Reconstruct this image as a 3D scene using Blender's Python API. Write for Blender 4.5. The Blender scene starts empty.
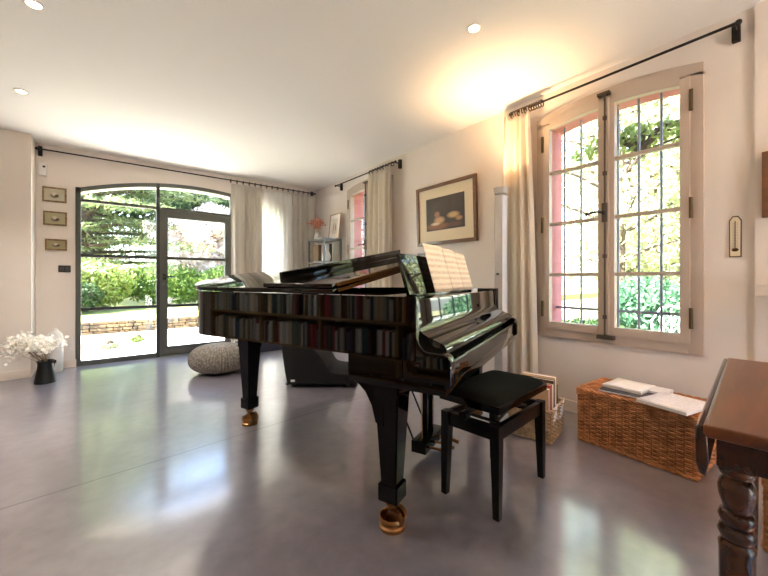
import bpy, bmesh, math, random
from mathutils import Vector, Matrix
R = random.Random(7)
PI = math.pi
C = bpy.context.scene.collection
SC = bpy.context.scene

# ------------------------------------------------------------------ materials
def lin(c):
    return tuple((v / 12.92 if v <= .04045 else ((v + .055) / 1.055) ** 2.4) for v in [x / 255 for x in c])

def rgba(c): return (*lin(c), 1)

def mat(name, col, rough=.6, metal=0, spec=.5, noise=None, bump=None, coat=0, sheen=0, emit=None, transl=0, coord='Object'):
    """noise=(scale, second colour, detail); bump=(scale, strength, distance)"""
    m = bpy.data.materials.new(name); m.use_nodes = True
    nt = m.node_tree; N = nt.nodes; L = nt.links
    b = N['Principled BSDF']
    b.inputs['Base Color'].default_value = rgba(col)
    b.inputs['Roughness'].default_value = rough
    b.inputs['Metallic'].default_value = metal
    b.inputs['Specular IOR Level'].default_value = spec
    b.inputs['Coat Weight'].default_value = coat
    b.inputs['Sheen Weight'].default_value = sheen
    tc = N.new('ShaderNodeTexCoord')
    if noise:
        n = N.new('ShaderNodeTexNoise'); n.inputs['Scale'].default_value = noise[0]
        n.inputs['Detail'].default_value = noise[2] if len(noise) > 2 else 4
        L.new(tc.outputs[coord], n.inputs['Vector'])
        r = N.new('ShaderNodeValToRGB')
        r.color_ramp.elements[0].position = .35; r.color_ramp.elements[1].position = .65
        r.color_ramp.elements[0].color = rgba(col); r.color_ramp.elements[1].color = rgba(noise[1])
        L.new(n.outputs['Fac'], r.inputs['Fac']); L.new(r.outputs['Color'], b.inputs['Base Color'])
    if bump:
        n2 = N.new('ShaderNodeTexNoise'); n2.inputs['Scale'].default_value = bump[0]; n2.inputs['Detail'].default_value = 3
        L.new(tc.outputs[coord], n2.inputs['Vector'])
        bp = N.new('ShaderNodeBump'); bp.inputs['Strength'].default_value = bump[1]
        bp.inputs['Distance'].default_value = bump[2] if len(bump) > 2 else .01
        L.new(n2.outputs['Fac'], bp.inputs['Height']); L.new(bp.outputs['Normal'], b.inputs['Normal'])
    if emit:
        b.inputs['Emission Color'].default_value = rgba(emit[0]); b.inputs['Emission Strength'].default_value = emit[1]
    if transl:
        t = N.new('ShaderNodeBsdfTranslucent'); t.inputs['Color'].default_value = rgba(col)
        src = b.inputs['Base Color']
        if src.is_linked: L.new(src.links[0].from_socket, t.inputs['Color'])
        mx = N.new('ShaderNodeMixShader'); mx.inputs[0].default_value = transl
        out = N['Material Output']
        L.new(b.outputs[0], mx.inputs[1]); L.new(t.outputs[0], mx.inputs[2]); L.new(mx.outputs[0], out.inputs['Surface'])
    return m

def glass_mat(name, tint=(250, 253, 252)):
    m = bpy.data.materials.new(name); m.use_nodes = True
    nt = m.node_tree; N = nt.nodes; L = nt.links; N.remove(N['Principled BSDF'])
    t = N.new('ShaderNodeBsdfTransparent'); t.inputs['Color'].default_value = rgba(tint)
    g = N.new('ShaderNodeBsdfGlossy'); g.inputs['Roughness'].default_value = .01
    lw = N.new('ShaderNodeLayerWeight'); lw.inputs['Blend'].default_value = .5      # Schlick reflectance, same from both sides
    p5 = N.new('ShaderNodeMath'); p5.operation = 'POWER'; p5.inputs[1].default_value = 5; L.new(lw.outputs['Facing'], p5.inputs[0])
    f = N.new('ShaderNodeMath'); f.operation = 'MULTIPLY_ADD'; f.inputs[1].default_value = .94; f.inputs[2].default_value = .06; L.new(p5.outputs[0], f.inputs[0])
    mx = N.new('ShaderNodeMixShader')
    L.new(f.outputs[0], mx.inputs[0]); L.new(t.outputs[0], mx.inputs[1]); L.new(g.outputs[0], mx.inputs[2])
    L.new(mx.outputs[0], N['Material Output'].inputs['Surface'])
    return m

def wood_mat(name, c1, c2, rough=.3, scale=(1, 14, 14), coat=.3):
    m = mat(name, c1, rough, coat=coat); nt = m.node_tree; N = nt.nodes; L = nt.links
    b = N['Principled BSDF']; tc = N.new('ShaderNodeTexCoord'); mp = N.new('ShaderNodeMapping')
    mp.inputs['Scale'].default_value = scale
    n = N.new('ShaderNodeTexNoise'); n.inputs['Scale'].default_value = 2.2; n.inputs['Detail'].default_value = 6
    n.inputs['Distortion'].default_value = 1.2
    r = N.new('ShaderNodeValToRGB'); r.color_ramp.elements[0].position = .3; r.color_ramp.elements[1].position = .72
    r.color_ramp.elements[0].color = rgba(c1); r.color_ramp.elements[1].color = rgba(c2)
    L.new(tc.outputs['Object'], mp.inputs[0]); L.new(mp.outputs[0], n.inputs['Vector'])
    L.new(n.outputs['Fac'], r.inputs[0]); L.new(r.outputs[0], b.inputs['Base Color'])
    return m

def floor_mat():
    m = mat('polished_concrete', (150, 146, 152), .2, spec=.9)
    m.node_tree.nodes['Principled BSDF'].inputs['IOR'].default_value = 1.75; nt = m.node_tree; N = nt.nodes; L = nt.links
    b = N['Principled BSDF']; tc = N.new('ShaderNodeTexCoord')
    n1 = N.new('ShaderNodeTexNoise'); n1.inputs['Scale'].default_value = 1.1; n1.inputs['Detail'].default_value = 8; n1.inputs['Roughness'].default_value = .62
    n2 = N.new('ShaderNodeTexNoise'); n2.inputs['Scale'].default_value = 14; n2.inputs['Detail'].default_value = 5
    for n in (n1, n2): L.new(tc.outputs['Object'], n.inputs['Vector'])
    r = N.new('ShaderNodeValToRGB'); r.color_ramp.elements[0].position = .32; r.color_ramp.elements[1].position = .68
    r.color_ramp.elements[0].color = rgba((112, 108, 118)); r.color_ramp.elements[1].color = rgba((143, 139, 149))
    L.new(n1.outputs['Fac'], r.inputs[0])
    mx = N.new('ShaderNodeMix'); mx.data_type = 'RGBA'; mx.blend_type = 'OVERLAY'; mx.inputs[0].default_value = .25
    L.new(r.outputs[0], mx.inputs[6]); L.new(n2.outputs['Fac'], mx.inputs[7])
    # saw-cut joints
    sp = N.new('ShaderNodeSeparateXYZ'); L.new(tc.outputs['Object'], sp.inputs[0])
    def math_(op, a, bb=None):
        q = N.new('ShaderNodeMath'); q.operation = op
        for i, v in enumerate((a, bb)):
            if v is None: continue
            if isinstance(v, (int, float)): q.inputs[i].default_value = v
            else: L.new(v, q.inputs[i])
        return q.outputs[0]
    y = math_('SUBTRACT', sp.outputs[1], math_('MULTIPLY', sp.outputs[0], .11))
    d = math_('ABSOLUTE', math_('SUBTRACT', y, 2.39))
    line = math_('LESS_THAN', d, .0045)
    mj = N.new('ShaderNodeMix'); mj.data_type = 'RGBA'
    L.new(line, mj.inputs[0]); L.new(mx.outputs[2], mj.inputs[6]); mj.inputs[7].default_value = rgba((84, 80, 84))
    L.new(mj.outputs[2], b.inputs['Base Color'])
    rr = N.new('ShaderNodeMapRange'); rr.inputs[3].default_value = .09; rr.inputs[4].default_value = .17
    L.new(n1.outputs['Fac'], rr.inputs[0]); L.new(rr.outputs[0], b.inputs['Roughness'])
    b.inputs['Coat Weight'].default_value = .9; b.inputs['Coat Roughness'].default_value = .285; b.inputs['Coat IOR'].default_value = 1.7
    return m

def node_math(N, L, op, a, bb=None):
    q = N.new('ShaderNodeMath'); q.operation = op
    for i, v in enumerate((a, bb)):
        if v is None: continue
        if isinstance(v, (int, float)): q.inputs[i].default_value = v
        else: L.new(v, q.inputs[i])
    return q.outputs[0]

def ruled_mat(name, paper, ink, axis, period, group, margin):
    """printed page: ruled staff or text lines across the sheet (object coordinates, fixed to the sheet)"""
    m = mat(name, paper, .7, transl=.12); nt = m.node_tree; N = nt.nodes; L = nt.links; b = N['Principled BSDF']
    tc = N.new('ShaderNodeTexCoord'); sp = N.new('ShaderNodeSeparateXYZ'); L.new(tc.outputs['Object'], sp.inputs[0])
    M = lambda o, a, c=None: node_math(N, L, o, a, c)
    v = sp.outputs[axis]
    band = M('LESS_THAN', M('FRACT', M('DIVIDE', v, group)), .5)
    fine = M('LESS_THAN', M('FRACT', M('DIVIDE', v, period)), .35)
    n = N.new('ShaderNodeTexNoise'); n.inputs['Scale'].default_value = 90; L.new(tc.outputs['Object'], n.inputs['Vector'])
    blot = M('GREATER_THAN', n.outputs['Fac'], .5)
    k = M('MULTIPLY', M('MULTIPLY', band, M('MAXIMUM', fine, blot)), margin)
    mx = N.new('ShaderNodeMix'); mx.data_type = 'RGBA'; L.new(k, mx.inputs[0])
    mx.inputs[6].default_value = rgba(paper); mx.inputs[7].default_value = rgba(ink)
    L.new(mx.outputs[2], b.inputs['Base Color'])
    return m

def painting_mat(name, ground, ground2, blobs):
    """blobs: (u, v, ru, rv, colour) soft ellipses in the picture's own Generated coordinates (x and z)"""
    m = mat(name, ground, .5, noise=(5, ground2, 5)); nt = m.node_tree; N = nt.nodes; L = nt.links; b = N['Principled BSDF']
    tc = N.new('ShaderNodeTexCoord'); sp = N.new('ShaderNodeSeparateXYZ'); L.new(tc.outputs['Generated'], sp.inputs[0])
    M = lambda o, a, c=None: node_math(N, L, o, a, c)
    cur = b.inputs['Base Color'].links[0].from_socket
    for (u, v, ru, rv, col) in blobs:
        a = M('POWER', M('ABSOLUTE', M('DIVIDE', M('SUBTRACT', sp.outputs[0], u), ru)), 2)
        c = M('POWER', M('ABSOLUTE', M('DIVIDE', M('SUBTRACT', sp.outputs[2], v), rv)), 2)
        k = M('MULTIPLY', M('SUBTRACT', 1, M('ADD', a, c)), 1.2); q = N.new('ShaderNodeClamp'); L.new(k, q.inputs[0])
        mx = N.new('ShaderNodeMix'); mx.data_type = 'RGBA'; L.new(q.outputs[0], mx.inputs[0]); L.new(cur, mx.inputs[6])
        mx.inputs[7].default_value = rgba(col); cur = mx.outputs[2]
    L.new(cur, b.inputs['Base Color'])
    return m

M = {}
M['wall'] = mat('wall_plaster', (228, 219, 212), .85, bump=(60, .05, .004), noise=(2, (224, 214, 206)))
M['ceiling'] = mat('ceiling_paint', (242, 239, 235), .9)
M['base'] = mat('baseboard_paint', (224, 211, 200), .6)
M['floor'] = floor_mat()
M['winwood'] = mat('greige_paint', (186, 170, 157), .45)
M['metal_frame'] = mat('grey_green_steel', (88, 89, 84), .45, spec=.4)
M['bar_dark'] = mat('dark_glazing_bar', (52, 52, 50), .45)
M['glass'] = glass_mat('window_glass')
M['iron'] = mat('black_iron', (38, 34, 31), .5, .4)
M['bolt'] = mat('brown_steel', (84, 72, 62), .45, .4)
M['hinge'] = mat('aged_brass', (92, 78, 58), .45, .8)
M['grille'] = mat('grey_blue_iron', (150, 160, 176), .5, .2)
M['pink'] = mat('pink_render', (200, 134, 132), .9, bump=(30, .2, .01), noise=(4, (190, 118, 118)))
M['lacquer'] = mat('black_lacquer', (5, 5, 5), .035, spec=.6)
M['lacquer_leg'] = mat('black_leg_lacquer', (4, 4, 4), .1, spec=.25)
M['lacquer_edge'] = mat('brown_and_warm_reflection', (96, 62, 28), .22, .5)  # warm wall reflection on the lid edge put into the brown; also thermometer bulb
M['black_satin'] = mat('black_satin', (6, 6, 6), .28, spec=.25)
M['brass'] = mat('brass', (146, 108, 70), .3, 1)
M['gold_plate'] = mat('bronze_gold', (190, 140, 60), .35, 1)
M['felt'] = mat('green_black_velour', (3, 6, 4), .95, spec=.15, bump=(300, .2, .002))
M['spruce'] = wood_mat('spruce', (190, 150, 95), (205, 168, 112), .4)
M['linen'] = mat('linen', (224, 214, 200), .9, bump=(350, .15, .002), transl=.25)
M['linen_back'] = mat('grey_linen', (206, 200, 190), .9, bump=(350, .15, .002), transl=.22)
M['sheer'] = mat('sheer', (246, 246, 244), .9, transl=.6)
M['walnut'] = wood_mat('dark_walnut', (46, 22, 10), (76, 40, 18), .25, (1.2, 10, 10), .3)
M['walnut_top'] = wood_mat('polished_walnut', (84, 44, 20), (114, 62, 28), .38, (1.2, 12, 12), .1)
M['wicker'] = mat('willow', (204, 142, 92), .6, noise=(25, (150, 96, 56), 3))
M['wicker_pale'] = mat('pale_willow', (204, 178, 142), .7, noise=(30, (160, 130, 96), 3))
M['paper'] = mat('white_paper', (244, 240, 238), .7)
M['page'] = ruled_mat('printed_page', (247, 243, 242), (214, 208, 214), 0, .012, .03, .6)
M['score'] = ruled_mat('score_page', (242, 226, 206), (186, 166, 146), 2, .006, .034, .7)
M['cover_dark'] = mat('dark_cover', (60, 52, 50), .5)
M['knit'] = mat('knitted_cotton', (164, 158, 152), .95, noise=(40, (120, 112, 104), 2))
M['black_cloth'] = mat('black_cloth', (13, 13, 14), .8, bump=(200, .15, .002))
M['navy'] = mat('navy_cloth', (46, 50, 64), .8)
M['steel_grey'] = mat('grey_steel', (104, 104, 102), .4, .6)
M['shelf_white'] = mat('pale_shelf', (198, 196, 190), .5)
M['white_ceramic'] = mat('white_ceramic', (226, 222, 218), .3, coat=.3)
M['black_ceramic'] = mat('black_ceramic', (22, 22, 22), .45)
M['petal'] = mat('dried_petal', (252, 248, 240), .9, transl=.3)
M['stem'] = mat('dry_stem', (150, 128, 96), .9)
M['coral'] = mat('coral_petal', (214, 150, 126), .9, transl=.3)
M['white_plastic'] = mat('white_plastic', (232, 230, 226), .4)
M['lampwhite'] = mat('lamp_enamel', (178, 172, 170), .4)
M['black_plastic'] = mat('black_plastic', (20, 19, 18), .4)
M['frame_brown'] = wood_mat('frame_brown', (92, 58, 36), (116, 76, 48), .4)
M['frame_gold'] = mat('frame_gilt', (150, 126, 88), .45, .3, noise=(40, (116, 92, 60)))
M['frame_pale'] = mat('frame_oak', (176, 142, 100), .5)
M['mount'] = mat('cream_mount', (230, 214, 186), .8)
M['bulb'] = mat('lamp_glow', (255, 238, 210), .5, emit=((255, 224, 180), 25))
M['bulbw'] = mat('warm_glow', (255, 220, 170), .5, emit=((255, 190, 110), 30))
M['shelf_wood'] = wood_mat('oak_shelf', (150, 112, 70), (172, 132, 86), .5)
# outdoors
M['terrace'] = mat('pale_terrace', (226, 222, 214), .9, noise=(6, (214, 208, 198), 6), bump=(40, .3, .01))
M['stone'] = mat('dry_stone', (110, 90, 62), .9, noise=(7, (62, 54, 42), 5), bump=(20, .6, .03))
M['lawn'] = mat('lawn', (116, 128, 62), .95, noise=(9, (146, 150, 84), 6))
M['soil'] = mat('garden_ground', (150, 142, 104), .95, noise=(5, (120, 124, 78), 6))
M['bark'] = mat('bark', (92, 78, 66), .95, noise=(12, (62, 52, 44)), bump=(18, .6, .03))
M['bark_pale'] = mat('pale_bark', (150, 132, 116), .95, noise=(12, (112, 96, 84)))
def leafm(n, a, b): return mat(n, a, .6, noise=(3.5, b, 3), transl=.35)
M['cedar'] = leafm('cedar_needles', (98, 116, 76), (140, 152, 106))
M['leaf_mid'] = leafm('green_leaf', (68, 98, 38), (108, 130, 60))
M['leaf_dark'] = leafm('dark_leaf', (34, 58, 30), (58, 86, 42))
M['leaf_grey'] = leafm('silver_leaf', (112, 126, 96), (142, 152, 118))
M['blossom'] = leafm('pink_blossom', (218, 204, 200), (234, 224, 218))
M['leaf_olive'] = leafm('olive_leaf', (138, 146, 104), (172, 176, 134))
M['leaf_lime'] = leafm('lime_leaf', (118, 138, 58), (146, 158, 88))
M['leaf_teal'] = leafm('teal_leaf', (60, 102, 76), (92, 128, 96))
M['white_iron'] = mat('white_iron', (236, 238, 240), .4)

# ------------------------------------------------------------------ mesh helpers
class MB:
    def __init__(s): s.bm = bmesh.new()
    def box(s, x0, x1, y0, y1, z0, z1, bev=0, seg=2, rot=None, piv=None):
        vs = [s.bm.verts.new((x, y, z)) for z in (z0, z1) for y in (y0, y1) for x in (x0, x1)]
        F = [(0, 2, 3, 1), (4, 5, 7, 6), (0, 1, 5, 4), (2, 6, 7, 3), (0, 4, 6, 2), (1, 3, 7, 5)]
        fs = [s.bm.faces.new([vs[i] for i in f]) for f in F]
        if bev:
            es = list({e for f in fs for e in f.edges})
            r = bmesh.ops.bevel(s.bm, geom=es, offset=bev, segments=seg, profile=.7, affect='EDGES')
            vs = list({v for v in r['verts']} | {v for v in vs if v.is_valid})
        if rot is not None:
            p = Vector(piv if piv else ((x0 + x1) / 2, (y0 + y1) / 2, (z0 + z1) / 2))
            bmesh.ops.transform(s.bm, matrix=Matrix.Translation(p) @ rot @ Matrix.Translation(-p), verts=vs)
        return s
    def tube(s, pts, r, seg=8, cap=True):
        pts = [Vector(p) for p in pts]
        rs = r if isinstance(r, (list, tuple)) else [r] * len(pts)
        rings = []; prev = None
        for i, p in enumerate(pts):
            d = (pts[min(i + 1, len(pts) - 1)] - pts[max(i - 1, 0)]).normalized()
            if prev is None:
                a = d.cross(Vector((0, 0, 1)))
                if a.length < .05: a = d.cross(Vector((1, 0, 0)))
                a.normalize()
            else:
                a = prev - d * prev.dot(d); a.normalize()
            prev = a; b = d.cross(a)
            rings.append([s.bm.verts.new(p + (a * math.cos(t) + b * math.sin(t)) * rs[i]) for t in [2 * PI * k / seg for k in range(seg)]])
        for A, B in zip(rings, rings[1:]):
            for k in range(seg):
                s.bm.faces.new((A[k], A[(k + 1) % seg], B[(k + 1) % seg], B[k]))
        if cap:
            s.bm.faces.new(rings[0][::-1]); s.bm.faces.new(rings[-1])
        return s
    def lathe(s, prof, c=(0, 0, 0), seg=24, cap=True, rib=None):
        c = Vector(c); rings = []
        for (r, z) in prof:
            rings.append([s.bm.verts.new(c + Vector((r * math.cos(2 * PI * k / seg) * (rib(k, z) if rib else 1), r * math.sin(2 * PI * k / seg) * (rib(k, z) if rib else 1), z))) for k in range(seg)])
        for A, B in zip(rings, rings[1:]):
            for k in range(seg):
                s.bm.faces.new((A[k], A[(k + 1) % seg], B[(k + 1) % seg], B[k]))
        if cap:
            s.bm.faces.new(rings[0][::-1]); s.bm.faces.new(rings[-1])
        return s
    def prism(s, poly, lo, hi, axis='z', bev=0):
        """poly of 2-D points; axis = extrusion axis. x: (y,z)  y: (x,z)  z: (x,y)"""
        f3 = {'x': lambda p, t: (t, p[0], p[1]), 'y': lambda p, t: (p[0], t, p[1]), 'z': lambda p, t: (p[0], p[1], t)}[axis]
        A = [s.bm.verts.new(f3(p, lo)) for p in poly]; B = [s.bm.verts.new(f3(p, hi)) for p in poly]
        n = len(poly); f1 = s.bm.faces.new(A); f2 = s.bm.faces.new(B)
        fs = [f1, f2]
        for k in range(n): fs.append(s.bm.faces.new((A[k], A[(k + 1) % n], B[(k + 1) % n], B[k])))
        bmesh.ops.recalc_face_normals(s.bm, faces=fs)
        if bev:
            es = list(set(f1.edges) | set(f2.edges))
            bmesh.ops.bevel(s.bm, geom=es, offset=bev, segments=3, profile=.6, affect='EDGES')
        return s
    def grid(s, fn, nu, nv, close_u=False):
        V = [[s.bm.verts.new(fn(i / nu, j / nv)) for j in range(nv + 1)] for i in range(nu if close_u else nu + 1)]
        for i in range(nu):
            a = V[i]; b = V[(i + 1) % len(V)]
            for j in range(nv): s.bm.faces.new((a[j], b[j], b[j + 1], a[j + 1]))
        return s
    def quad(s, *p):
        s.bm.faces.new([s.bm.verts.new(q) for q in p]); return s
    def ball(s, c, r, sub=2, sc=(1, 1, 1)):
        vs = bmesh.ops.create_icosphere(s.bm, subdivisions=sub, radius=r)['verts']
        for v in vs: v.co = Vector((v.co.x * sc[0], v.co.y * sc[1], v.co.z * sc[2])) + Vector(c)
        return s
    def build(s, name, m, parent=None, smooth=40, recalc=True, solid=0):
        bm = s.bm
        if recalc: bmesh.ops.recalc_face_normals(bm, faces=bm.faces)
        for f in bm.faces: f.smooth = smooth > 0
        if smooth:
            lim = math.radians(smooth)
            for e in bm.edges:
                if len(e.link_faces) == 2 and e.calc_face_angle(0) > lim: e.smooth = False
        me = bpy.data.meshes.new(name); bm.to_mesh(me); bm.free()
        me.materials.append(m)
        o = bpy.data.objects.new(name, me); C.objects.link(o)
        if parent is not None: o.parent = parent
        if solid:
            md = o.modifiers.new('thickness', 'SOLIDIFY'); md.thickness = solid; md.offset = 0
        return o

def thing(name, label, cat, loc=(0, 0, 0), rz=0, group=None):
    o = bpy.data.objects.new(name, None); o.empty_display_size = .1; C.objects.link(o)
    o.location = loc; o.rotation_euler = (0, 0, rz)
    o['label'] = label; o['category'] = cat
    if group: o['group'] = group
    return o
def tag(o, label, cat, group=None, loc=None, rz=None):
    o['label'] = label; o['category'] = cat
    if group: o['group'] = group
    if loc is not None: o.location = loc
    if rz is not None: o.rotation_euler = (0, 0, rz)
    return o
def structure(o): o['kind'] = 'structure'; return o
def sroot(name):
    o = bpy.data.objects.new(name, None); C.objects.link(o); o['kind'] = 'structure'; return o
def dup(root, loc, rz, label=None):
    r = root.copy(); C.objects.link(r); r.location = loc; r.rotation_euler = (0, 0, rz)
    if label: r['label'] = label
    for ch in list(root.children):
        c = ch.copy(); C.objects.link(c); c.parent = r
        for g in ch.children:
            d = g.copy(); C.objects.link(d); d.parent = c
    return r

# ------------------------------------------------------------------ room shell
XR, YB, HC = 2.9, 5.62, 2.6
structure(MB().box(-3.6, 3.3, -2.7, 5.95, -.12, 0).build('floor', M['floor']))
structure(MB().box(-3.6, 3.3, -2.7, 5.95, HC, HC + .2).build('ceiling', M['ceiling']))

def arch_z(o, t): return o['zc'] - o['b'] * (t - o['tc']) ** 2

def wall_open(name, P, t0, t1, thick, ops, m_in, m_rev, zt=HC):
    """P(t, d, z) -> world; d = 0 inner face, thick = outer face. ops: dicts t0 t1 z0 zc b tc."""
    mb = MB(); rv = MB()
    cuts = [t0]
    for o in ops: cuts += [o['t0'], o['t1']]
    cuts.append(t1)
    for d in (0, thick):
        for k in range(0, len(cuts), 2):
            mb.quad(P(cuts[k], d, 0), P(cuts[k + 1], d, 0), P(cuts[k + 1], d, zt), P(cuts[k], d, zt))
        for o in ops:
            if o['z0'] > 0: mb.quad(P(o['t0'], d, 0), P(o['t1'], d, 0), P(o['t1'], d, o['z0']), P(o['t0'], d, o['z0']))
            n = 24
            for i in range(n):
                a = o['t0'] + (o['t1'] - o['t0']) * i / n; b = o['t0'] + (o['t1'] - o['t0']) * (i + 1) / n
                mb.quad(P(a, d, arch_z(o, a)), P(b, d, arch_z(o, b)), P(b, d, zt), P(a, d, zt))
    for e in (t0, t1): mb.quad(P(e, 0, 0), P(e, thick, 0), P(e, thick, zt), P(e, 0, zt))
    for o in ops:
        for e in (o['t0'], o['t1']): rv.quad(P(e, 0, o['z0']), P(e, thick, o['z0']), P(e, thick, arch_z(o, e)), P(e, 0, arch_z(o, e)))
        rv.quad(P(o['t0'], 0, o['z0']), P(o['t1'], 0, o['z0']), P(o['t1'], thick, o['z0']), P(o['t0'], thick, o['z0']))
        n = 24
        for i in range(n):
            a = o['t0'] + (o['t1'] - o['t0']) * i / n; b = o['t0'] + (o['t1'] - o['t0']) * (i + 1) / n
            rv.quad(P(a, 0, arch_z(o, a)), P(b, 0, arch_z(o, b)), P(b, thick, arch_z(o, b)), P(a, thick, arch_z(o, a)))
    w = structure(mb.build(name, m_in, smooth=0))
    r = rv.build('reveal', m_rev, w, smooth=0)
    return w

WIN1 = dict(t0=.545, t1=1.492, z0=.635, zc=2.385, b=.22, tc=1.0185)
WIN2 = dict(t0=3.543, t1=4.49, z0=.635, zc=2.385, b=.22, tc=4.0165)
DOOR = dict(t0=-.255, t1=2.275, z0=0, zc=2.345, b=.137, tc=1.01)
REAR = dict(t0=.95, t1=2.05, z0=.0, zc=2.25, b=0, tc=1.5)  # opening for the added rear window that lets in daylight
wall_open('wall_right', lambda t, d, z: (XR + d, t, z), -2.5, YB, .3, [WIN1, WIN2], M['wall'], M['pink'])
wall_open('wall_back', lambda t, d, z: (t, YB + d, z), -.62, XR, .3, [DOOR], M['wall'], M['wall'])
structure(MB().box(-3.3, -.62, 5.3, 5.92, 0, HC).build('wall_front_left', M['wall'], smooth=0))
# long wall behind the camera, parallel to the piano
A22 = math.radians(22.02); T_ = Vector((math.cos(A22), math.sin(A22), 0)); L_ = Vector((-math.sin(A22), math.cos(A22), 0))
def TL(t, l, z=0): return T_ * t + L_ * l + Vector((0, 0, z))
wl = MB()
a, b = TL(-.9, 6.1), TL(-.9, -2.5)
wl.quad(a, b, b + Vector((0, 0, HC)), a + Vector((0, 0, HC)))
a2, b2 = TL(-1.1, 6.1), TL(-1.1, -2.5)
wl.quad(a2, b2, b2 + Vector((0, 0, HC)), a2 + Vector((0, 0, HC)))
structure(wl.build('wall_left', M['wall'], smooth=0))
wall_open('wall_rear', lambda t, d, z: (t, -2.5 - d, z), -.1, XR, .2, [REAR], M['wall'], M['wall'])
# baseboards
bb = MB(); bb.box(XR - .014, XR, .3, YB, 0, .09, .003); structure(bb.build('baseboard_right', M['base']))
bb = MB(); bb.box(-.62, -.27, YB - .014, YB, 0, .09, .003); bb.box(2.3, XR - .014, YB - .014, YB, 0, .09, .003); structure(bb.build('baseboard_back', M['base']))
bb = MB(); bb.box(-3.0, -.62, 5.286, 5.3, 0, .09, .003); structure(bb.build('baseboard_left', M['base']))
# chimney breast beside the thermometer
structure(MB().box(XR - .02, XR, -2.5, .27, 0, HC).build('wall_breast', M['wall'], smooth=0))

# ------------------------------------------------------------------ casement windows on the right wall
def arch_strip(mb, P, o, w, d0, d1, t0, t1, off=0, n=24):
    """band of height w under the arch line"""
    for i in range(n):
        a = t0 + (t1 - t0) * i / n; b = t0 + (t1 - t0) * (i + 1) / n
        za, zb = arch_z(o, a) + off, arch_z(o, b) + off
        c = [P(a, d0, za - w), P(b, d0, zb - w), P(b, d0, zb), P(a, d0, za), P(a, d1, za - w), P(b, d1, zb - w), P(b, d1, zb), P(a, d1, za)]
        for f in ((0, 1, 2, 3), (7, 6, 5, 4), (0, 4, 5, 1), (3, 2, 6, 7)): mb.quad(*[c[k] for k in f])
        if i == 0: mb.quad(*[c[k] for k in (0, 3, 7, 4)])
        if i == n - 1: mb.quad(*[c[k] for k in (1, 5, 6, 2)])

def casement(name, o, hinges=True):
    r = sroot(name)
    yc = o['tc']; y0, y1 = o['t0'] - .058, o['t1'] + .058; z0 = .578
    P = lambda t, d, z: (XR + d, t, z)
    ztop = dict(o); ztop['zc'] = o['zc'] + .06
    fr = MB()                              # outer frame, stands 2.5 cm proud of the plaster
    fr.box(XR - .025, XR + .06, y0, y0 + .07, z0, arch_z(ztop, y0) - .05, .004)
    fr.box(XR - .025, XR + .06, y1 - .07, y1, z0, arch_z(ztop, y1) - .05, .004)
    fr.box(XR - .025, XR + .06, y0 + .07, y1 - .07, z0, z0 + .07, .004)
    arch_strip(fr, P, ztop, .075, -.025, .06, y0, y1)
    fr.build('window_frame', M['winwood'], r)
    for sgn in (-1, 1):
        a, b = (y0 + .062, yc - .004) if sgn < 0 else (yc + .004, y1 - .062)
        st = .05
        sa = MB(); za = dict(o); za['zc'] = o['zc'] - .008
        xs0, xs1 = XR - .038, XR + .012
        sa.box(xs0, xs1, a, a + st, z0 + .065, arch_z(za, a) - .01, .004)
        sa.box(xs0, xs1, b - st, b, z0 + .065, arch_z(za, b) - .01, .004)
        sa.box(xs0, xs1, a + st, b - st, z0 + .065, z0 + .125, .004)
        arch_strip(sa, P, za, .06, -.038, .012, a + st, b - st)
        for zm in (1.915, 1.497, 1.085): sa.box(xs0 + .008, xs1 - .006, a + st - .003, b - st + .003, zm - .013, zm + .013, .005)
        so = sa.build('sash', M['winwood'], r)
        gl = MB(); n = 12; gy0, gy1 = a + st - .005, b - st + .005
        pts = [(gy0, z0 + .12), (gy1, z0 + .12)] + [(gy1 + (gy0 - gy1) * i / n, arch_z(za, gy1 + (gy0 - gy1) * i / n) - .052) for i in range(n + 1)]
        gl.bm.faces.new([gl.bm.verts.new((XR - .012, p[0], p[1])) for p in pts])
        gl.build('pane', M['glass'], so, smooth=0)
        if hinges:
            ye = a - .006 if sgn < 0 else b + .006
            for zh in (.74, 1.43, 2.1):
                MB().tube([(XR - .04, ye, zh), (XR - .04, ye, zh + .13)], .011, 10).build('hinge', M['hinge'], so)
    cover = MB().box(XR - .052, XR - .03, yc - .022, yc + .022, z0 + .07, arch_z(o, yc) - .02, .006)
    cover.build('meeting_strip', M['winwood'], r)
    bolt = MB().tube([(XR - .062, yc, z0 + .05), (XR - .062, yc, arch_z(o, yc) + .02)], .0065, 8)
    bolt.box(XR - .07, XR - .024, yc - .055, yc + .055, z0 + .035, z0 + .062, .003)
    bolt.box(XR - .07, XR - .024, yc - .03, yc + .05, arch_z(o, yc) + .0, arch_z(o, yc) + .02, .003)
    for zz in (.76, 1.2, 1.8, 2.2): bolt.box(XR - .07, XR - .05, yc - .012, yc + .012, zz, zz + .03, .003)
    bolt.box(XR - .078, XR - .05, yc - .016, yc + .016, 1.46, 1.60, .006)
    bo = bolt.build('espagnolette_bolt', M['bolt'], r)
    h = MB().tube([(XR - .08, yc, 1.53), (XR - .10, yc + .01, 1.53), (XR - .105, yc + .035, 1.535), (XR - .10, yc + .07, 1.535), (XR - .10, yc + .105, 1.53)], [.008, .008, .007, .009, .006], 10)
    h.ball((XR - .10, yc + .105, 1.53), .014)
    h.ball((XR - .085, yc, 1.53), .018)
    h.build('handle', M['iron'], bo)
    return r
casement('window_1', WIN1)
casement('window_2', WIN2)

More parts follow.
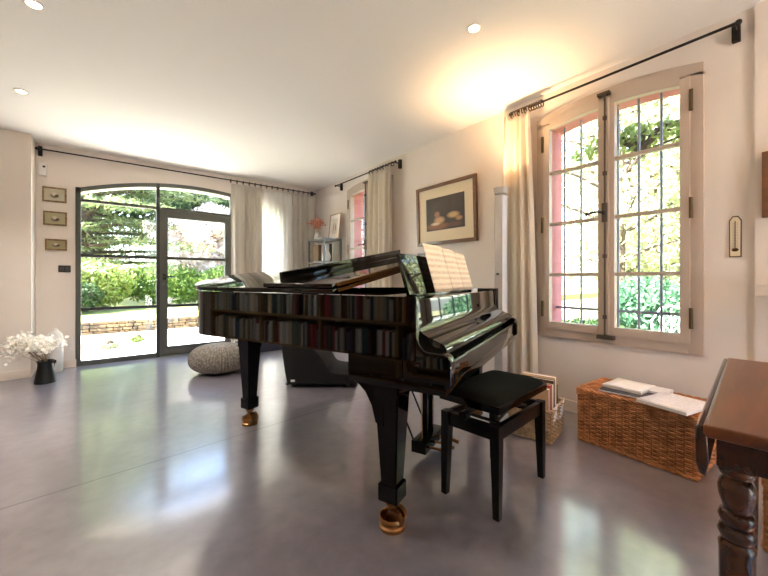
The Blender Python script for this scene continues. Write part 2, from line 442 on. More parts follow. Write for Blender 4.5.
def grille(o, label):
    t = thing('window_grille', label, 'grille', (XR + .2, o['tc'], o['z0']))
    w = (o['t1'] - o['t0']) / 2
    n = 7
    for i in range(n):
        y = -w + .07 + (2 * w - .14) * i / (n - 1)
        MB().tube([(0, y, 0), (0, y, arch_z(o, o['tc'] + y) - o['z0'] + .01)], .009, 8).build('upright_bar', M['grille'], t)
    for z in (.17,):
        MB().box(-.005, .005, -w - .02, w + .02, z - .01, z + .01).build('cross_bar', M['grille'], t)
grille(WIN1, 'blue-grey iron security bars outside the big window above the wicker hamper')
grille(WIN2, 'blue-grey iron security bars outside the narrow-looking window behind the piano')

# ------------------------------------------------------------------ arched glazed door
def arched_door():
    r = sroot('door_1'); P = lambda t, d, z: (t, YB + d, z); o = dict(DOOR); o['zc'] += .02
    x0, x1 = -.278, 2.298
    f = MB()
    f.box(x0, x0 + .05, YB - .012, YB + .06, 0, arch_z(o, x0 + .05), .003)
    f.box(x1 - .05, x1, YB - .012, YB + .06, 0, arch_z(o, x1 - .05), .003)
    arch_strip(f, P, o, .05, -.012, .06, x0 + .0, x1 - .0, n=40)
    f.box(x0 + .05, .552, YB - .01, YB + .05, 0, .055, .003)
    f.box(1.51, x1 - .05, YB - .01, YB + .05, 0, .055, .003)
    f.build('door_frame', M['metal_frame'], r)
    MB().box(.540, .580, YB - .02, YB + .05, 0, 2.33, .003).build('mullion', M['bar_dark'], r)
    MB().box(1.482, 1.51, YB - .02, YB + .05, 0, 2.33, .003).build('mullion', M['metal_frame'], r)
    for (a, b) in ((x0 + .05, .548), (1.51, x1 - .05)):
        for z, h, k in ((2.005, .036, 'metal_frame'), (1.334, .036, 'bar_dark'), (.684, .036, 'bar_dark')):
            MB().box(a, b, YB - .006, YB + .04, z - h / 2, z + h / 2, .003).build('glazing_bar', M[k], r)
    MB().box(.578, 1.482, YB - .014, YB + .045, 1.99, 2.02, .003).build('transom', M['metal_frame'], r)
    lf = MB(); a, b = .58, 1.48
    lf.box(a, a + .09, YB - .02, YB + .04, .01, 1.985, .003)
    lf.box(b - .075, b, YB - .02, YB + .04, .01, 1.985, .003)
    lf.box(a + .09, b - .075, YB - .02, YB + .04, .01, .13, .003)
    lf.box(a + .09, b - .075, YB - .02, YB + .04, 1.885, 1.985, .003)
    leaf = lf.build('door_leaf', M['metal_frame'], r)
    for z in (1.334, .684):
        MB().box(a + .088, b - .073, YB - .012, YB + .03, z - .018, z + .018, .003).build('glazing_bar', M['bar_dark'], leaf)
    hd = MB().tube([(.63, YB - .02, 1.08), (.63, YB - .065, 1.08), (.70, YB - .07, 1.08), (.75, YB - .07, 1.078)], .009, 10)
    hd.box(.612, .648, YB - .03, YB - .02, 1.04, 1.12, .004)
    hd.build('handle', M['black_plastic'], leaf)
    MB().tube([(.63, YB - .035, .985), (.63, YB - .02, .985)], .022, 14).build('lock', M['steel_grey'], leaf)
    g = MB()
    g.quad(P(a + .088, .01, .12), P(b - .073, .01, .12), P(b - .073, .01, 1.89), P(a + .088, .01, 1.89))
    g.build('pane', M['glass'], leaf, smooth=0)
    for (p, q, za) in ((x0 + .045, .552, .05), (.575, 1.485, 2.015), (1.507, x1 - .045, .05)):
        n = 14; g = MB()
        pts = [(p, za), (q, za)] + [(q + (p - q) * i / n, arch_z(o, q + (p - q) * i / n) - .045) for i in range(n + 1)]
        g.bm.faces.new([g.bm.verts.new((u, YB + .012, v)) for u, v in pts])
        g.build('pane', M['glass'], r, smooth=0)
arched_door()

# added tall glazing, unseen behind the camera, to light the near half of the room
rw = sroot('window_3_added'); f = MB()
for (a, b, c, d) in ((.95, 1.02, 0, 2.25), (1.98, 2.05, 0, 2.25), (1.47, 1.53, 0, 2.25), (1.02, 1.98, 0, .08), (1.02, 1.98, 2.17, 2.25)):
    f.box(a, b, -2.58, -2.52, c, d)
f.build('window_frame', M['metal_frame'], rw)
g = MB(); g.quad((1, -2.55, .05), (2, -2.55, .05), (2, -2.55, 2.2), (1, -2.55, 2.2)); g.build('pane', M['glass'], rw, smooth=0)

# ------------------------------------------------------------------ curtains and rods
def curtain(name, label, p0, p1, z0, z1, folds, amp, m, pinch=.55, seed=0, flat=False, squeeze=.0):
    rr = random.Random(seed); p0 = Vector((*p0, 0)); p1 = Vector((*p1, 0))
    d = (p1 - p0); W = d.length; d.normalize(); n = Vector((-d.y, d.x, 0))
    t = thing(name, label, 'curtain', ((p0 + p1) / 2).to_tuple())
    o = (p0 + p1) / 2
    ph = [rr.uniform(0, 2 * PI) for _ in range(4)]
    def fn(u, v):
        ang = 2 * PI * folds * u + .9 * math.sin(2 * PI * u * 1.3 + ph[0]) + (1 - v) * .8 * math.sin(2 * PI * u * 2.1 + ph[1])
        w = math.sin(ang)
        A = amp * (.75 + .35 * math.sin(2 * PI * u * 1.7 + ph[2])) * (.8 + .35 * (1 - v))
        if v > .93: A *= .55
        elif v > .9: A *= .55 + .45 * (.93 - v) / .03
        sq = 1 - squeeze * v ** 1.3
        x = ((u - .5) * W) * sq + .006 * math.sin(ang * .5 + 3 * v)
        return d * x + n * (w * A) + Vector((0, 0, z0 + (z1 - z0) * v))
    nu = folds * 20
    MB().grid(fn, nu, 36).build('drape', m, t, smooth=180, solid=.003)
    return t

def rod(label, p0, p1, z, wall_off, nrings, ring_span, m='iron'):
    p0 = Vector((*p0, z)); p1 = Vector((*p1, z)); c = (p0 + p1) / 2
    t = thing('curtain_rod', label, 'curtain rod', c.to_tuple())
    a, b = p0 - c, p1 - c; d = (b - a).normalized(); w = Vector(wall_off)
    MB().tube([a, b], .0085, 12).build('rod', M[m], t)
    for e, s in ((a, 1), (b, -1)):
        q = e + d * .02 * s
        br = MB().tube([q, q + w], .008, 8)
        br.box(q.x + w.x - .018, q.x + w.x + .018, q.y + w.y - .018, q.y + w.y + .018, q.z - .06, q.z + .05, .004) if True else None
        br.build('bracket', M[m], t)
        MB().ball(e, .017).build('finial', M[m], t)
    for k in range(nrings):
        q = a + (b - a) * (ring_span[0] + (ring_span[1] - ring_span[0]) * k / max(1, nrings - 1))
        rr = MB(); e1 = d.cross(Vector((0, 0, 1)))
        rr.tube([q + (e1 * math.cos(s) + Vector((0, 0, 1)) * math.sin(s)) * .025 + Vector((0, 0, -.010)) for s in [2 * PI * j / 12 for j in range(13)]], .0055, 6, cap=False)
        rr.build('curtain_ring', M['bolt'], t)
    return t
rod('long black iron curtain rod above the big window by the hamper', (2.79, .325), (2.79, 1.745), 2.49, (.092, 0, 0), 14, (.80, .99))
rod('short black iron curtain rod above the window beside the shelf', (2.79, 3.31), (2.79, 4.74), 2.485, (.092, 0, 0), 9, (.04, .36))
rod('very long thin black curtain rod across the wall above the arched door', (-.60, 5.52), (2.84, 5.52), 2.515, (0, .082, 0), 16, (.60, .99))
curtain('curtain', 'cream pleated curtain gathered beside the big window, lit from the top', (2.785, 1.87), (2.785, 1.50), .03, 2.49, 4, .036, M['linen'], seed=2, squeeze=.36)
curtain('curtain', 'beige curtain gathered beside the window behind the music desk', (2.785, 3.90), (2.785, 3.36), .03, 2.47, 5, .045, M['linen'], seed=5, squeeze=.1)
curtain('curtain', 'grey-beige curtain hanging at the edge of the arched glass door', (1.47, 5.515), (1.93, 5.515), .02, 2.47, 5, .04, M['linen_back'], seed=3)
curtain('sheer_curtain', 'thin white sheer curtain glowing with daylight near the room corner', (1.94, 5.54), (2.44, 5.54), .02, 2.45, 6, .02, M['sheer'], seed=8)
curtain('curtain', 'grey-beige curtain hanging in the room corner next to the metal shelf', (2.42, 5.515), (2.81, 5.515), .02, 2.47, 4, .04, M['linen_back'], seed=9)

# ------------------------------------------------------------------ grand piano (local x bass to treble, y keyboard to tail)
PO = (.9955, .865, 0)
def spline(pts, n=10):
    """Catmull-Rom through the points (open)"""
    P = [Vector((*p, 0)) for p in pts]; P = [P[0] * 2 - P[1]] + P + [P[-1] * 2 - P[-2]]; out = []
    for i in range(1, len(P) - 2):
        for k in range(n):
            t = k / n; a, b, c, d = P[i - 1:i + 3]
            out.append(.5 * ((2 * b) + (c - a) * t + (2 * a - 5 * b + 4 * c - d) * t * t + (3 * b - a - 3 * c + d) * t ** 3))
    out.append(P[-2]); return [(p.x, p.y) for p in out]
BENT = spline([(0, 1.42), (.004, 1.50), (.03, 1.575), (.09, 1.67), (.17, 1.76), (.28, 1.82), (.40, 1.83), (.52, 1.79), (.61, 1.68), (.70, 1.53), (.85, 1.405), (1.05, 1.29), (1.25, 1.17), (1.40, 1.02), (1.465, .87), (1.48, .74)], 5)
def outline(y0, grow=0):
    pts = [(0, y0)] + BENT + [(1.48, y0)]
    if not grow: return pts
    return offset(pts, grow)
def offset(pts, g):
    out = []; n = len(pts)
    for i in range(n):
        a, b, c = Vector(pts[i - 1]), Vector(pts[i]), Vector(pts[(i + 1) % n])
        e1 = (b - a).normalized(); e2 = (c - b).normalized()
        n1 = Vector((-e1.y, e1.x)); n2 = Vector((-e2.y, e2.x)); m = n1 + n2
        if m.length < 1e-6: m = n1
        m.normalize(); k = g / max(.4, m.dot(n1)); out.append(tuple(b + m * k))
    return out
piano = thing('grand_piano', 'black lacquered grand piano with its lid propped low', 'piano', PO, A22)
zb, zt = .728, .98
rim = MB(); out = outline(.14); inn = offset(out, -.05)
n = len(out)
def ringv(bm, pts, z): return [bm.verts.new((x, y, z)) for x, y in pts]
bmr = rim.bm
oB, oT = ringv(bmr, out, zb), ringv(bmr, out, zt); iB, iT = ringv(bmr, inn, zb), ringv(bmr, inn, zt)
for k in range(n - 1):                      # last edge (keyboard front) stays open
    for a, b, c, d in ((oB[k], oB[k + 1], oT[k + 1], oT[k]), (oT[k], oT[k + 1], iT[k + 1], iT[k]), (iT[k], iT[k + 1], iB[k + 1], iB[k]), (iB[k], iB[k + 1], oB[k + 1], oB[k])):
        bmr.faces.new((a, b, c, d))
for k in (0, n - 1): bmr.faces.new((oB[k], oT[k], iT[k], iB[k]))
rim.build('rim', M['lacquer'], piano, smooth=35)
MB().prism(offset(outline(.45), -.04), zb + .005, zb + .03).build('bottom_board', M['black_satin'], piano, smooth=0)
MB().prism(offset(outline(.45), -.049), .87, .88).build('soundboard', M['spruce'], piano, smooth=0)
MB().prism(offset(outline(.46), -.10), .895, .915, bev=.006).build('string_plate', M['gold_plate'], piano)
# curved cheeks either side of the keys
prof = [(.20, .98), (.158, .98), (.154, .965), (.152, .92), (.150, .88)] + [(.150 - .062 * (1 - math.cos(t)), .88 - .108 * math.sin(t)) for t in [PI / 2 * k / 8 for k in range(1, 9)]] + \
       [(.06, .7715), (.03, .769), (.012, .760), (.003, .745), (0, .73), (0, .655), (.006, .645), (.02, .64), (.20, .64)]
MB().prism(prof, 0, .052, 'x', .006).build('cheek', M['lacquer'], piano, smooth=30)
MB().prism(prof, 1.428, 1.48, 'x', .006).build('cheek', M['lacquer'], piano, smooth=30)
kb = MB().box(.0, 1.48, .02, .46, .612, .66, .005)
kb.box(.0, .05, .2, .46, .64, .74); kb.box(1.43, 1.48, .2, .46, .64, .74)
kb.build('key_bed', M['lacquer'], piano)
MB().box(.052, 1.428, .012, .036, .655, .735, .008, 3).build('key_slip', M['lacquer'], piano)
fall = [(.185, .965), (.160, .965), (.158, .95), (.157, .88), (.154, .862), (.147, .846), (.135, .833), (.118, .823), (.095, .814), (.07, .805), (.05, .796), (.038, .785), (.033, .772), (.036, .760), (.05, .752), (.185, .752)]
MB().prism(fall, .052, 1.428, 'x').build('fallboard', M['lacquer'], piano, smooth=40)
MB().box(.06, 1.42, .10, .40, .66, .75).build('action_block', M['black_satin'], piano, smooth=0)
MB().box(.05, 1.43, .16, .47, .945, .967, .004).build('music_shelf', M['lacquer'], piano)
desk = MB(); tilt = Matrix.Rotation(-math.radians(16), 4, 'X')
desk.box(.28, 1.20, .30, .318, .968, 1.185, .004, 2, tilt, (.74, .30, .968))
dk = desk.build('music_desk', M['lacquer'], piano)
MB().box(.28, 1.20, .262, .30, .967, .977, .003).build('desk_ledge', M['lacquer'], dk)
# lid on its low prop, front flap folded back on top
TH = math.radians(9)
LB = Matrix.Translation((0, 0, zt + .006)) @ Matrix.Rotation(-TH, 4, 'Y')
def lidpart(poly, z0, z1, name, m):
    o = MB().prism(poly, z0, z1, bev=.006).build(name, m, piano, smooth=30); o.matrix_local = LB; return o
main = outline(.531, .012); main = [(x, max(y, .531)) for x, y in main]
lidpart(main, 0, .022, 'lid', M['lacquer'])
lidpart([(-.012, .533), (1.492, .533), (1.492, .80), (1.478, .90), (1.43, .964), (-.012, .964)][::-1], .0245, .046, 'lid_flap', M['lacquer'])
for nm, z0, z1 in (('lid_edge', .003, .019), ('lid_edge', .0275, .043)):
    o = MB().box(.02, 1.46, .526, .5312, z0, z1).build(nm, M['gold_plate'] if False else M['lacquer_edge'], piano, smooth=0); o.matrix_local = LB  # thin strips coloured like the warm wall mirrored in the edge
rl = MB().box(.0, 1.27, .842, .858, .0465, .098, .004).build('lid_rail', M['lacquer'], piano); rl.matrix_local = LB
for yy in (.62, 1.2): MB().tube([(-.014, yy, zt + .003), (-.014, yy + .09, zt + .003)], .005, 8).build('lid_hinge', M['black_satin'], piano)
MB().tube([(1.42, .62, .96), (1.35, .64, zt + .2)], .010, 8).build('lid_prop', M['lacquer'], piano)
# three legs with brass casters in cups
def leg(x, y):
    def sq(h, z): return [(x - h, y - h, z), (x + h, y - h, z), (x + h, y + h, z), (x - h, y + h, z)]
    lm = MB(); prof = [(.060, .735 if y > 1 else .615), (.060, .58), (.056, .56), (.037, .20), (.037, .195), (.046, .19), (.046, .125), (.040, .118), (.03, .112)]
    rings = [[lm.bm.verts.new(p) for p in sq(h, z)] for h, z in prof]
    for A, B in zip(rings, rings[1:]):
        for k in range(4): lm.bm.faces.new((A[k], A[(k + 1) % 4], B[(k + 1) % 4], B[k]))
    lm.bm.faces.new(rings[0]); lm.bm.faces.new(rings[-1])
    bmesh.ops.bevel(lm.bm, geom=[e for e in lm.bm.edges if abs(e.verts[0].co.z - e.verts[1].co.z) > .02], offset=.006, segments=2, affect='EDGES')
    lo = lm.build('leg', M['lacquer_leg'], piano, smooth=30)
    ca = MB().lathe([(.028, .112), (.03, .10), (.018, .095), (.018, .07)], (x, y, 0), 16)
    ca.tube([(x - .03, y - .02, .05), (x - .008, y - .02, .05)], .036, 18); ca.tube([(x + .008, y - .02, .05), (x + .03, y - .02, .05)], .036, 18)
    ca.build('caster', M['brass'], lo)
    cup = MB().lathe([(.030, .018), (.035, .012), (.042, .014), (.046, .03), (.049, .048), (.053, .052), (.057, .047), (.057, .038), (.050, .03), (.050, .02), (.057, .014), (.056, 0), (.0, 0)][::-1], (x, y, 0), 28, cap=False)
    cup.build('caster_cup', M['brass'], lo)
    return lo
leg(.075, .285); leg(1.36, .285); leg(.50, 1.69)
br = MB()
br.prism([(.30, .615), (.30, .44), (.335, .45), (.355, .52), (.385, .57), (.42, .60), (.46, .615)], .02, .13, 'x')
br.build('leg_bracket', M['lacquer_leg'], piano, smooth=40)
# pedal lyre
ly = MB()
ly.box(.69, .715, .385, .415, .10, .62, .004); ly.box(.77, .795, .385, .415, .10, .62, .004)
ly.box(.62, .86, .36, .44, .585, .615, .004)
ly.box(.60, .885, .355, .445, .055, .12, .006)
lyre = ly.build('pedal_lyre', M['lacquer_leg'], piano)
for px in (.66, .7425, .825):
    MB().tube([(px, .36, .075), (px, .31, .078), (px, .27, .074), (px, .235, .066)], [.007, .008, .012, .011], 10).build('pedal', M['brass'], lyre)
    MB().tube([(px, .40, .12), (px, .42, .62)], .003, 6).build('pedal_rod', M['brass'], lyre)
for px in (.64, .84): MB().tube([(px, .44, .09), (px, .75, .735)], .006, 8).build('brace', M['black_satin'], lyre)

# open score on the desk
sc_ = thing('music_score', 'open cream music score standing on the piano music desk', 'sheet music', tuple(Vector(PO) + TL(.8, .262, .978)), A22)
def page(name, x0, x1, h0, h1, bow, mm, par, dz=0):
    def fn(u, v):
        y = .004 + math.tan(math.radians(16)) * v * h1 - bow * math.sin(PI * u) - .002
        return Vector((x0 + (x1 - x0) * u, y + .008, v * (h0 + (h1 - h0) * u)))
    return MB().grid(fn, 14, 8).build(name, mm, par, smooth=180, solid=.0012)
page('page', -.26, .03, .268, .268, .012, M['score'], sc_)
page('page', .03, .255, .262, .255, .014, M['score'], sc_)
page('page', .255, .475, .25, .245, .008, M['score'], sc_)

# white strip shaped as the highlight on the treble end of the rim
tag(MB().box(-.11, .11, -.05, .05, 0, .012, .002).build('highlight_strip', M['paper']), 'thin white strip modelling the highlight at the treble end of the piano rim', 'highlight_strip', loc=tuple(Vector(PO) + TL(1.315, .33, .967)), rz=A22)

# ------------------------------------------------------------------ piano stool
st = thing('piano_stool', 'black adjustable piano stool with a padded velour seat', 'stool', (1.568, 1.068, 0), math.radians(6))
hx, hy = .232, .132
for sx in (-1, 1):
    for sy in (-1, 1):
        lm = MB(); a, b = .021, .0145
        top = [(sx * hx - a, sy * hy - a, .405), (sx * hx + a, sy * hy - a, .405), (sx * hx + a, sy * hy + a, .405), (sx * hx - a, sy * hy + a, .405)]
        bot = [(sx * hx + dx * b + sx * .006, sy * hy + dy * b + sy * .006, 0) for dx, dy in ((-1, -1), (1, -1), (1, 1), (-1, 1))]
        T = [lm.bm.verts.new(p) for p in top]; mid = [lm.bm.verts.new((p[0], p[1], .33)) for p in top]; B = [lm.bm.verts.new(p) for p in bot]
        for U, W in ((T, mid), (mid, B)):
            for k in range(4): lm.bm.faces.new((U[k], U[(k + 1) % 4], W[(k + 1) % 4], W[k]))
        lm.bm.faces.new(T); lm.bm.faces.new(B)
        lm.build('leg', M['black_satin'], st, smooth=30)
ap = MB()
for sy in (-1, 1): ap.box(-hx + .02, hx - .02, sy * hy - .012, sy * hy + .012, .338, .402, .003)
for sx in (-1, 1): ap.box(sx * hx - .012, sx * hx + .012, -hy + .02, hy - .02, .338, .402, .003)
ap.build('frame', M['black_satin'], st)
se = MB().box(-.262, .262, -.158, .158, .462, .498, .006)
seat = se.build('seat_board', M['lacquer_leg'], st)
def cush(u, v):
    x = (u - .5) * 2; y = (v - .5) * 2
    h = (1 - abs(x) ** 6) * (1 - abs(y) ** 6)
    return Vector((x * .255, y * .152, .497 + .038 * h ** .5 - .004 * (1 - x * x) * (1 - y * y)))
MB().grid(cush, 36, 24).build('cushion', M['felt'], st, smooth=60)
mech = MB()
for sy in (-.09, .09):
    mech.tube([(-.15, sy, .39), (.15, sy, .468)], .008, 6); mech.tube([(.15, sy, .39), (-.15, sy, .468)], .008, 6)
mech.tube([(-.15, -.11, .385), (-.15, .11, .385)], .008, 8); mech.tube([(.15, -.11, .385), (.15, .11, .385)], .008, 8)
mech.tube([(-.29, 0, .43), (.29, 0, .43)], .007, 8)
mech.build('lift_mechanism', M['iron'], st)
for sx in (-1, 1): MB().tube([(sx * .262, 0, .43), (sx * .30, 0, .43)], .02, 14).build('adjusting_knob', M['black_satin'], st)

# ------------------------------------------------------------------ floor lamp (uplighter) between picture and curtain
lp = thing('floor_lamp', 'slim white column uplighter standing between framed picture and curtain', 'floor lamp', (2.56, 1.69, 0))
lp.scale = (1, 1, .967)
MB().lathe([(.085, 0), (.085, .018), (.05, .028)], seg=28).build('base', M['lampwhite'], lp)
MB().box(-.038, .038, -.038, .038, .026, 1.80, .008, 3).build('column', M['lampwhite'], lp)
hd = MB().lathe([(.02, 1.80), (.05, 1.81), (.06, 1.86), (.056, 1.862), (.046, 1.82), (.0, 1.816)], seg=28, cap=False); hd.build('lamp_head', M['lampwhite'], lp)
MB().lathe([(.0, 1.826), (.03, 1.826), (.036, 1.834), (.03, 1.842), (0, 1.845)], seg=20, cap=False).build('bulb', M['bulbw'], lp)
MB().lathe([(.012, 0), (.012, .012), (.009, .016)], seg=12).build('switch', M['black_plastic'], lp).location = (-.045, 0, 1.12)

# ------------------------------------------------------------------ wicker
def wicker_strand(mb, path_fn, n, r):
    pts = [path_fn(i / n) for i in range(n + 1)]; mb.tube(pts, r, 5, cap=False)
def wicker_body(mb, w, d, h, rows, stake, r, amp, z0=0, taper=0):
    """woven box centred on the origin"""
    per = 2 * (w + d); nst = int(per / stake) // 2 * 2 + 1
    def pt(s, z, off):
        k = 1 - taper * (1 - (z - z0) / h); W, D = w * k, d * k; s = (s % 1) * per
        if s < w: return Vector((-W / 2 + s * k, -D / 2 - off, z))
        s -= w
        if s < d: return Vector((W / 2 + off, -D / 2 + s * k, z))
        s -= d
        if s < w: return Vector((W / 2 - s * k, D / 2 + off, z))
        s -= w
        return Vector((-W / 2 - off, D / 2 - s * k, z))
    n = nst * 4
    for j in range(rows):
        z = z0 + h * (j + .5) / rows
        wicker_strand(mb, lambda u: pt(u, z, amp * math.sin(PI * nst * u + PI * j)), n, r)
    for k in range(nst):
        u = (k + .0) / nst; mb.tube([pt(u, z0, 0), pt(u, z0 + h, 0)], r * 1.1, 5)
    return pt
def wicker_flat(mb, w, d, z, rows, stake, r, amp):
    nst = int(w / stake)
    for j in range(rows):
        y = -d / 2 + d * (j + .5) / rows
        mb.tube([Vector((-w / 2 + w * i / (nst * 3), y, z + amp * math.sin(PI * i / 3 + PI * j))) for i in range(nst * 3 + 1)], r, 5, cap=False)
def braid(mb, w, d, z, r):
    P = [(-w / 2, -d / 2), (w / 2, -d / 2), (w / 2, d / 2), (-w / 2, d / 2), (-w / 2, -d / 2)]
    for ph in (0, PI):
        pts = []; s = 0
        for a, b in zip(P, P[1:]):
            a, b = Vector((*a, z)), Vector((*b, z)); n = max(8, int((b - a).length / .012))
            for i in range(n):
                q = a + (b - a) * i / n; s += .9
                pts.append(q + Vector((0, 0, r * .7 * math.sin(s + ph))) + Vector((a - b).normalized().cross(Vector((0, 0, 1)))) * r * .7 * math.cos(s + ph))
        pts.append(pts[0]); mb.tube(pts, r, 5, cap=False)
def hamper(label, loc, rz, w, d, h, rows=25):
    t = thing('wicker_hamper', label, 'hamper', loc, rz)
    b = MB(); wicker_body(b, w, d, h - .05, rows, .036, .0056, .0056, .012); braid(b, w, d, .012, .008)
    b.box(-w / 2 + .006, w / 2 - .006, -d / 2 + .006, d / 2 - .006, .01, h - .05)
    b.build('basket_body', M['wicker'], t, smooth=60)
    l = MB(); wicker_body(l, w + .01, d + .01, .034, 4, .032, .0052, .0045, h - .046); braid(l, w + .01, d + .01, h - .01, .007)
    wicker_flat(l, w, d, h - .006, int(d / .0105), .03, .0052, .003); l.box(-w / 2 + .002, w / 2 - .002, -d / 2 + .002, d / 2 - .002, h - .045, h - .009)
    l.build('basket_lid', M['wicker'], t, smooth=60)
    for s in (-.25, .25): MB().tube([(w * s, d / 2 + .008, h - .09), (w * s, d / 2 + .012, h - .05), (w * s, d / 2 + .004, h - .02)], .006, 6).build('hinge_loop', M['wicker_pale'], t)
    return t
hw = .60
hamper('long brown wicker hamper under the big window with papers on its lid', (2.604, .722, 0), math.radians(-90 - 3), .595, .37, .345)
hamper('brown wicker hamper in the shade under the wooden table', (2.19, -.09, 0), math.radians(-90), .50, .38, .30, 20)

def paper_stack(name, label, cat, loc, rz, w, l, th, m, curl=0, extra=None):
    t = thing(name, label, cat, loc, rz)
    MB().box(-w / 2, w / 2, -l / 2, l / 2, 0, th, .001).build('page_block', M['paper'], t, smooth=0)
    def fn(u, v): return Vector(((u - .5) * w * 1.0, (v - .5) * l, th + .001 + curl * (abs(u - .5) * 2) ** 2))
    MB().grid(fn, 10, 4).build('top_sheet', m, t, smooth=60, solid=.0008)
    if extra: extra(t, w, l, th)
    return t
hz = .3505
paper_stack('folder', 'dark folder lowest in the paper pile on the long hamper', 'folder', (2.545, .765, hz), math.radians(4), .21, .30, .008, M['cover_dark'], 0)
paper_stack('sheet_pile', 'loose white sheets lying on the end of the hamper lid near the curtain', 'papers', (2.615, .80, hz + .0105), math.radians(-4), .225, .215, .014, M['paper'], .003)
paper_stack('open_book', 'open ring-bound book of printed pages on the hamper, nearest the table', 'book', (2.455, .535, hz + .0105), math.radians(-13), .28, .235, .016, M['page'], .002)
paper_stack('leaflet', 'thin printed leaflet tucked between the two paper piles on the hamper', 'leaflet', (2.665, .655, hz + .0), math.radians(-3), .14, .10, .020, M['page'], 0)

# basket of albums behind the stool
bk = thing('wicker_basket', 'pale wicker basket full of albums standing behind the piano stool', 'basket', (2.315, 1.25, 0), math.radians(-78))
b = MB(); wicker_body(b, .27, .30, .20, 17, .027, .0055, .005, .008, .06)
b.box(-.125, .125, -.14, .14, .006, .018); b.build('basket_body', M['wicker_pale'], bk, smooth=60)
br = MB(); braid(br, .275, .305, .212, .008); br.build('woven_rim', M['wicker_pale'], bk, smooth=60)
ln = MB().grid(lambda u, v: Vector((.137 + .012 * math.sin(u * 9) * v, (u - .5) * .25, .13 + .1 * v + .012 * math.sin(u * 7))), 24, 8)
tag(ln.build('cloth', M['paper'], None, smooth=180, solid=.003), 'white cloth hanging over the rim of the pale basket', 'cloth', loc=(2.315, 1.25, 0), rz=math.radians(-78))
cols = [((196, 160, 118), 'tan cardboard album standing at the front of the pale basket', .02, .345), ((190, 70, 58), 'red-edged album standing behind the tan one in the basket', .014, .36),
        ((222, 206, 178), 'cream album standing in the middle of the pale basket', .018, .355), ((80, 60, 48), 'dark brown album standing in the pale basket', .016, .375),
        ((214, 186, 150), 'tall straw-coloured album at the back of the pale basket', .022, .39), ((92, 128, 84), 'green album standing in the pale basket beside the stool', .012, .33)]
yy = -.105
for i, (c, lab, th, top) in enumerate(cols):
    t = thing('album', lab, 'album', tuple(Vector((2.315, 1.25, .0185)) + Matrix.Rotation(math.radians(-78), 3, 'Z') @ Vector((.0, yy, 0))), math.radians(-78))
    h = top - .02
    MB().box(-.105, .105, -th + .003, th - .003, .003, h - .004).build('page_block', M['paper'], t, smooth=0)
    cv = MB().box(-.11, .11, -th, -th + .003, 0, h); cv.box(-.11, .11, th - .003, th, 0, h); cv.box(-.11, -.107, -th, th, 0, h)
    cv.build('cover', mat('album_cover', c, .6), t, smooth=0)
    yy += 2 * th + .004
tag(MB().box(-.11, .11, -.15, .15, 0, .055, .004).build('paper_box', M['white_plastic']), 'white flat box lying on the floor beside the pale basket', 'box', loc=(2.21, 1.53, 0), rz=math.radians(20))

# ------------------------------------------------------------------ drop-leaf table
tb = thing('drop_leaf_table', 'dark polished wooden drop-leaf table with fat turned legs', 'table', (1.004, .171, 0), math.radians(5.2))
tp = MB().prism([(0, 0), (.93, 0), (.93, -.62), (0, -.62)][::-1], .712, .74, bev=.008); tp.build('table_top', M['walnut_top'], tb)
lv = MB().prism([(-.006, .722), (.001, .735), (.007, .737), (.012, .730), (.013, .70), (.012, .655), (.006, .632), (-.004, .628), (-.010, .66)], .0, .93, 'x', .004)
lv.build('drop_leaf', M['walnut'], tb, smooth=40)
apn = MB().box(.16, .83, -.03, -.012, .60, .712, .003); apn.box(.16, .83, -.608, -.59, .60, .712, .003); apn.box(.155, .175, -.608, -.012, .60, .712, .003); apn.box(.815, .83, -.608, -.012, .60, .712, .003)
apn.build('apron', M['walnut'], tb)
def tleg(x, y):
    m_ = MB().box(x - .033, x + .033, y - .033, y + .033, .592, .712, .004)
    prof = [(.030, 0), (.034, .02), (.030, .04), (.042, .055), (.040, .09)] + [(.050, .10), (.053, .30), (.054, .385), (.056, .395), (.044, .405), (.052, .415), (.058, .425), (.052, .437), (.044, .442), (.05, .45), (.056, .462), (.05, .474), (.040, .478),
            (.044, .49), (.054, .51), (.057, .53), (.05, .548), (.04, .556), (.05, .562), (.055, .57), (.048, .58), (.04, .585)]
    m_.lathe([(r_ * .62, z_ * 1.02) for r_, z_ in prof], (x, y, 0), 32, rib=lambda k, z: (1 - .07 * (k % 4 == 0)) if .095 < z < .39 else 1)
    m_.build('leg', M['walnut'], tb, smooth=50)
tleg(.20, -.046); tleg(.79, -.052); tleg(.20, -.568); tleg(.79, -.568)

# ------------------------------------------------------------------ knitted pouf
pf = thing('pouf', 'round grey knitted pouf on the floor near the glass door', 'pouf', (1.03, 4.33, 0))
def pouf(u, v):
    th = 2 * PI * u; ph = -PI / 2 + PI * v
    rr = .30; hh = .155
    x = abs(math.cos(ph)) ** .75; z = math.copysign(abs(math.sin(ph)) ** .85, math.sin(ph))
    fade = min(1, x * 1.6)
    k = math.sin(32 * th + 0) ; kn = .5 + .5 * math.sin(2 * PI * (v * 22) + (PI / 2) * (1 if k > 0 else -1))
    rad = rr * x + fade * (.013 * abs(k) + .014 * kn * abs(k))
    return Vector((rad * math.cos(th), rad * math.sin(th), hh + hh * z * (1 - .0 * x)))
MB().grid(pouf, 352, 110, close_u=True).build('knitted_cover', M['knit'], pf, smooth=180)
MB().lathe([(.0, .306), (.028, .309), (.03, .313), (0, .316)], seg=14, cap=False).build('top_knot', M['knit'], pf)

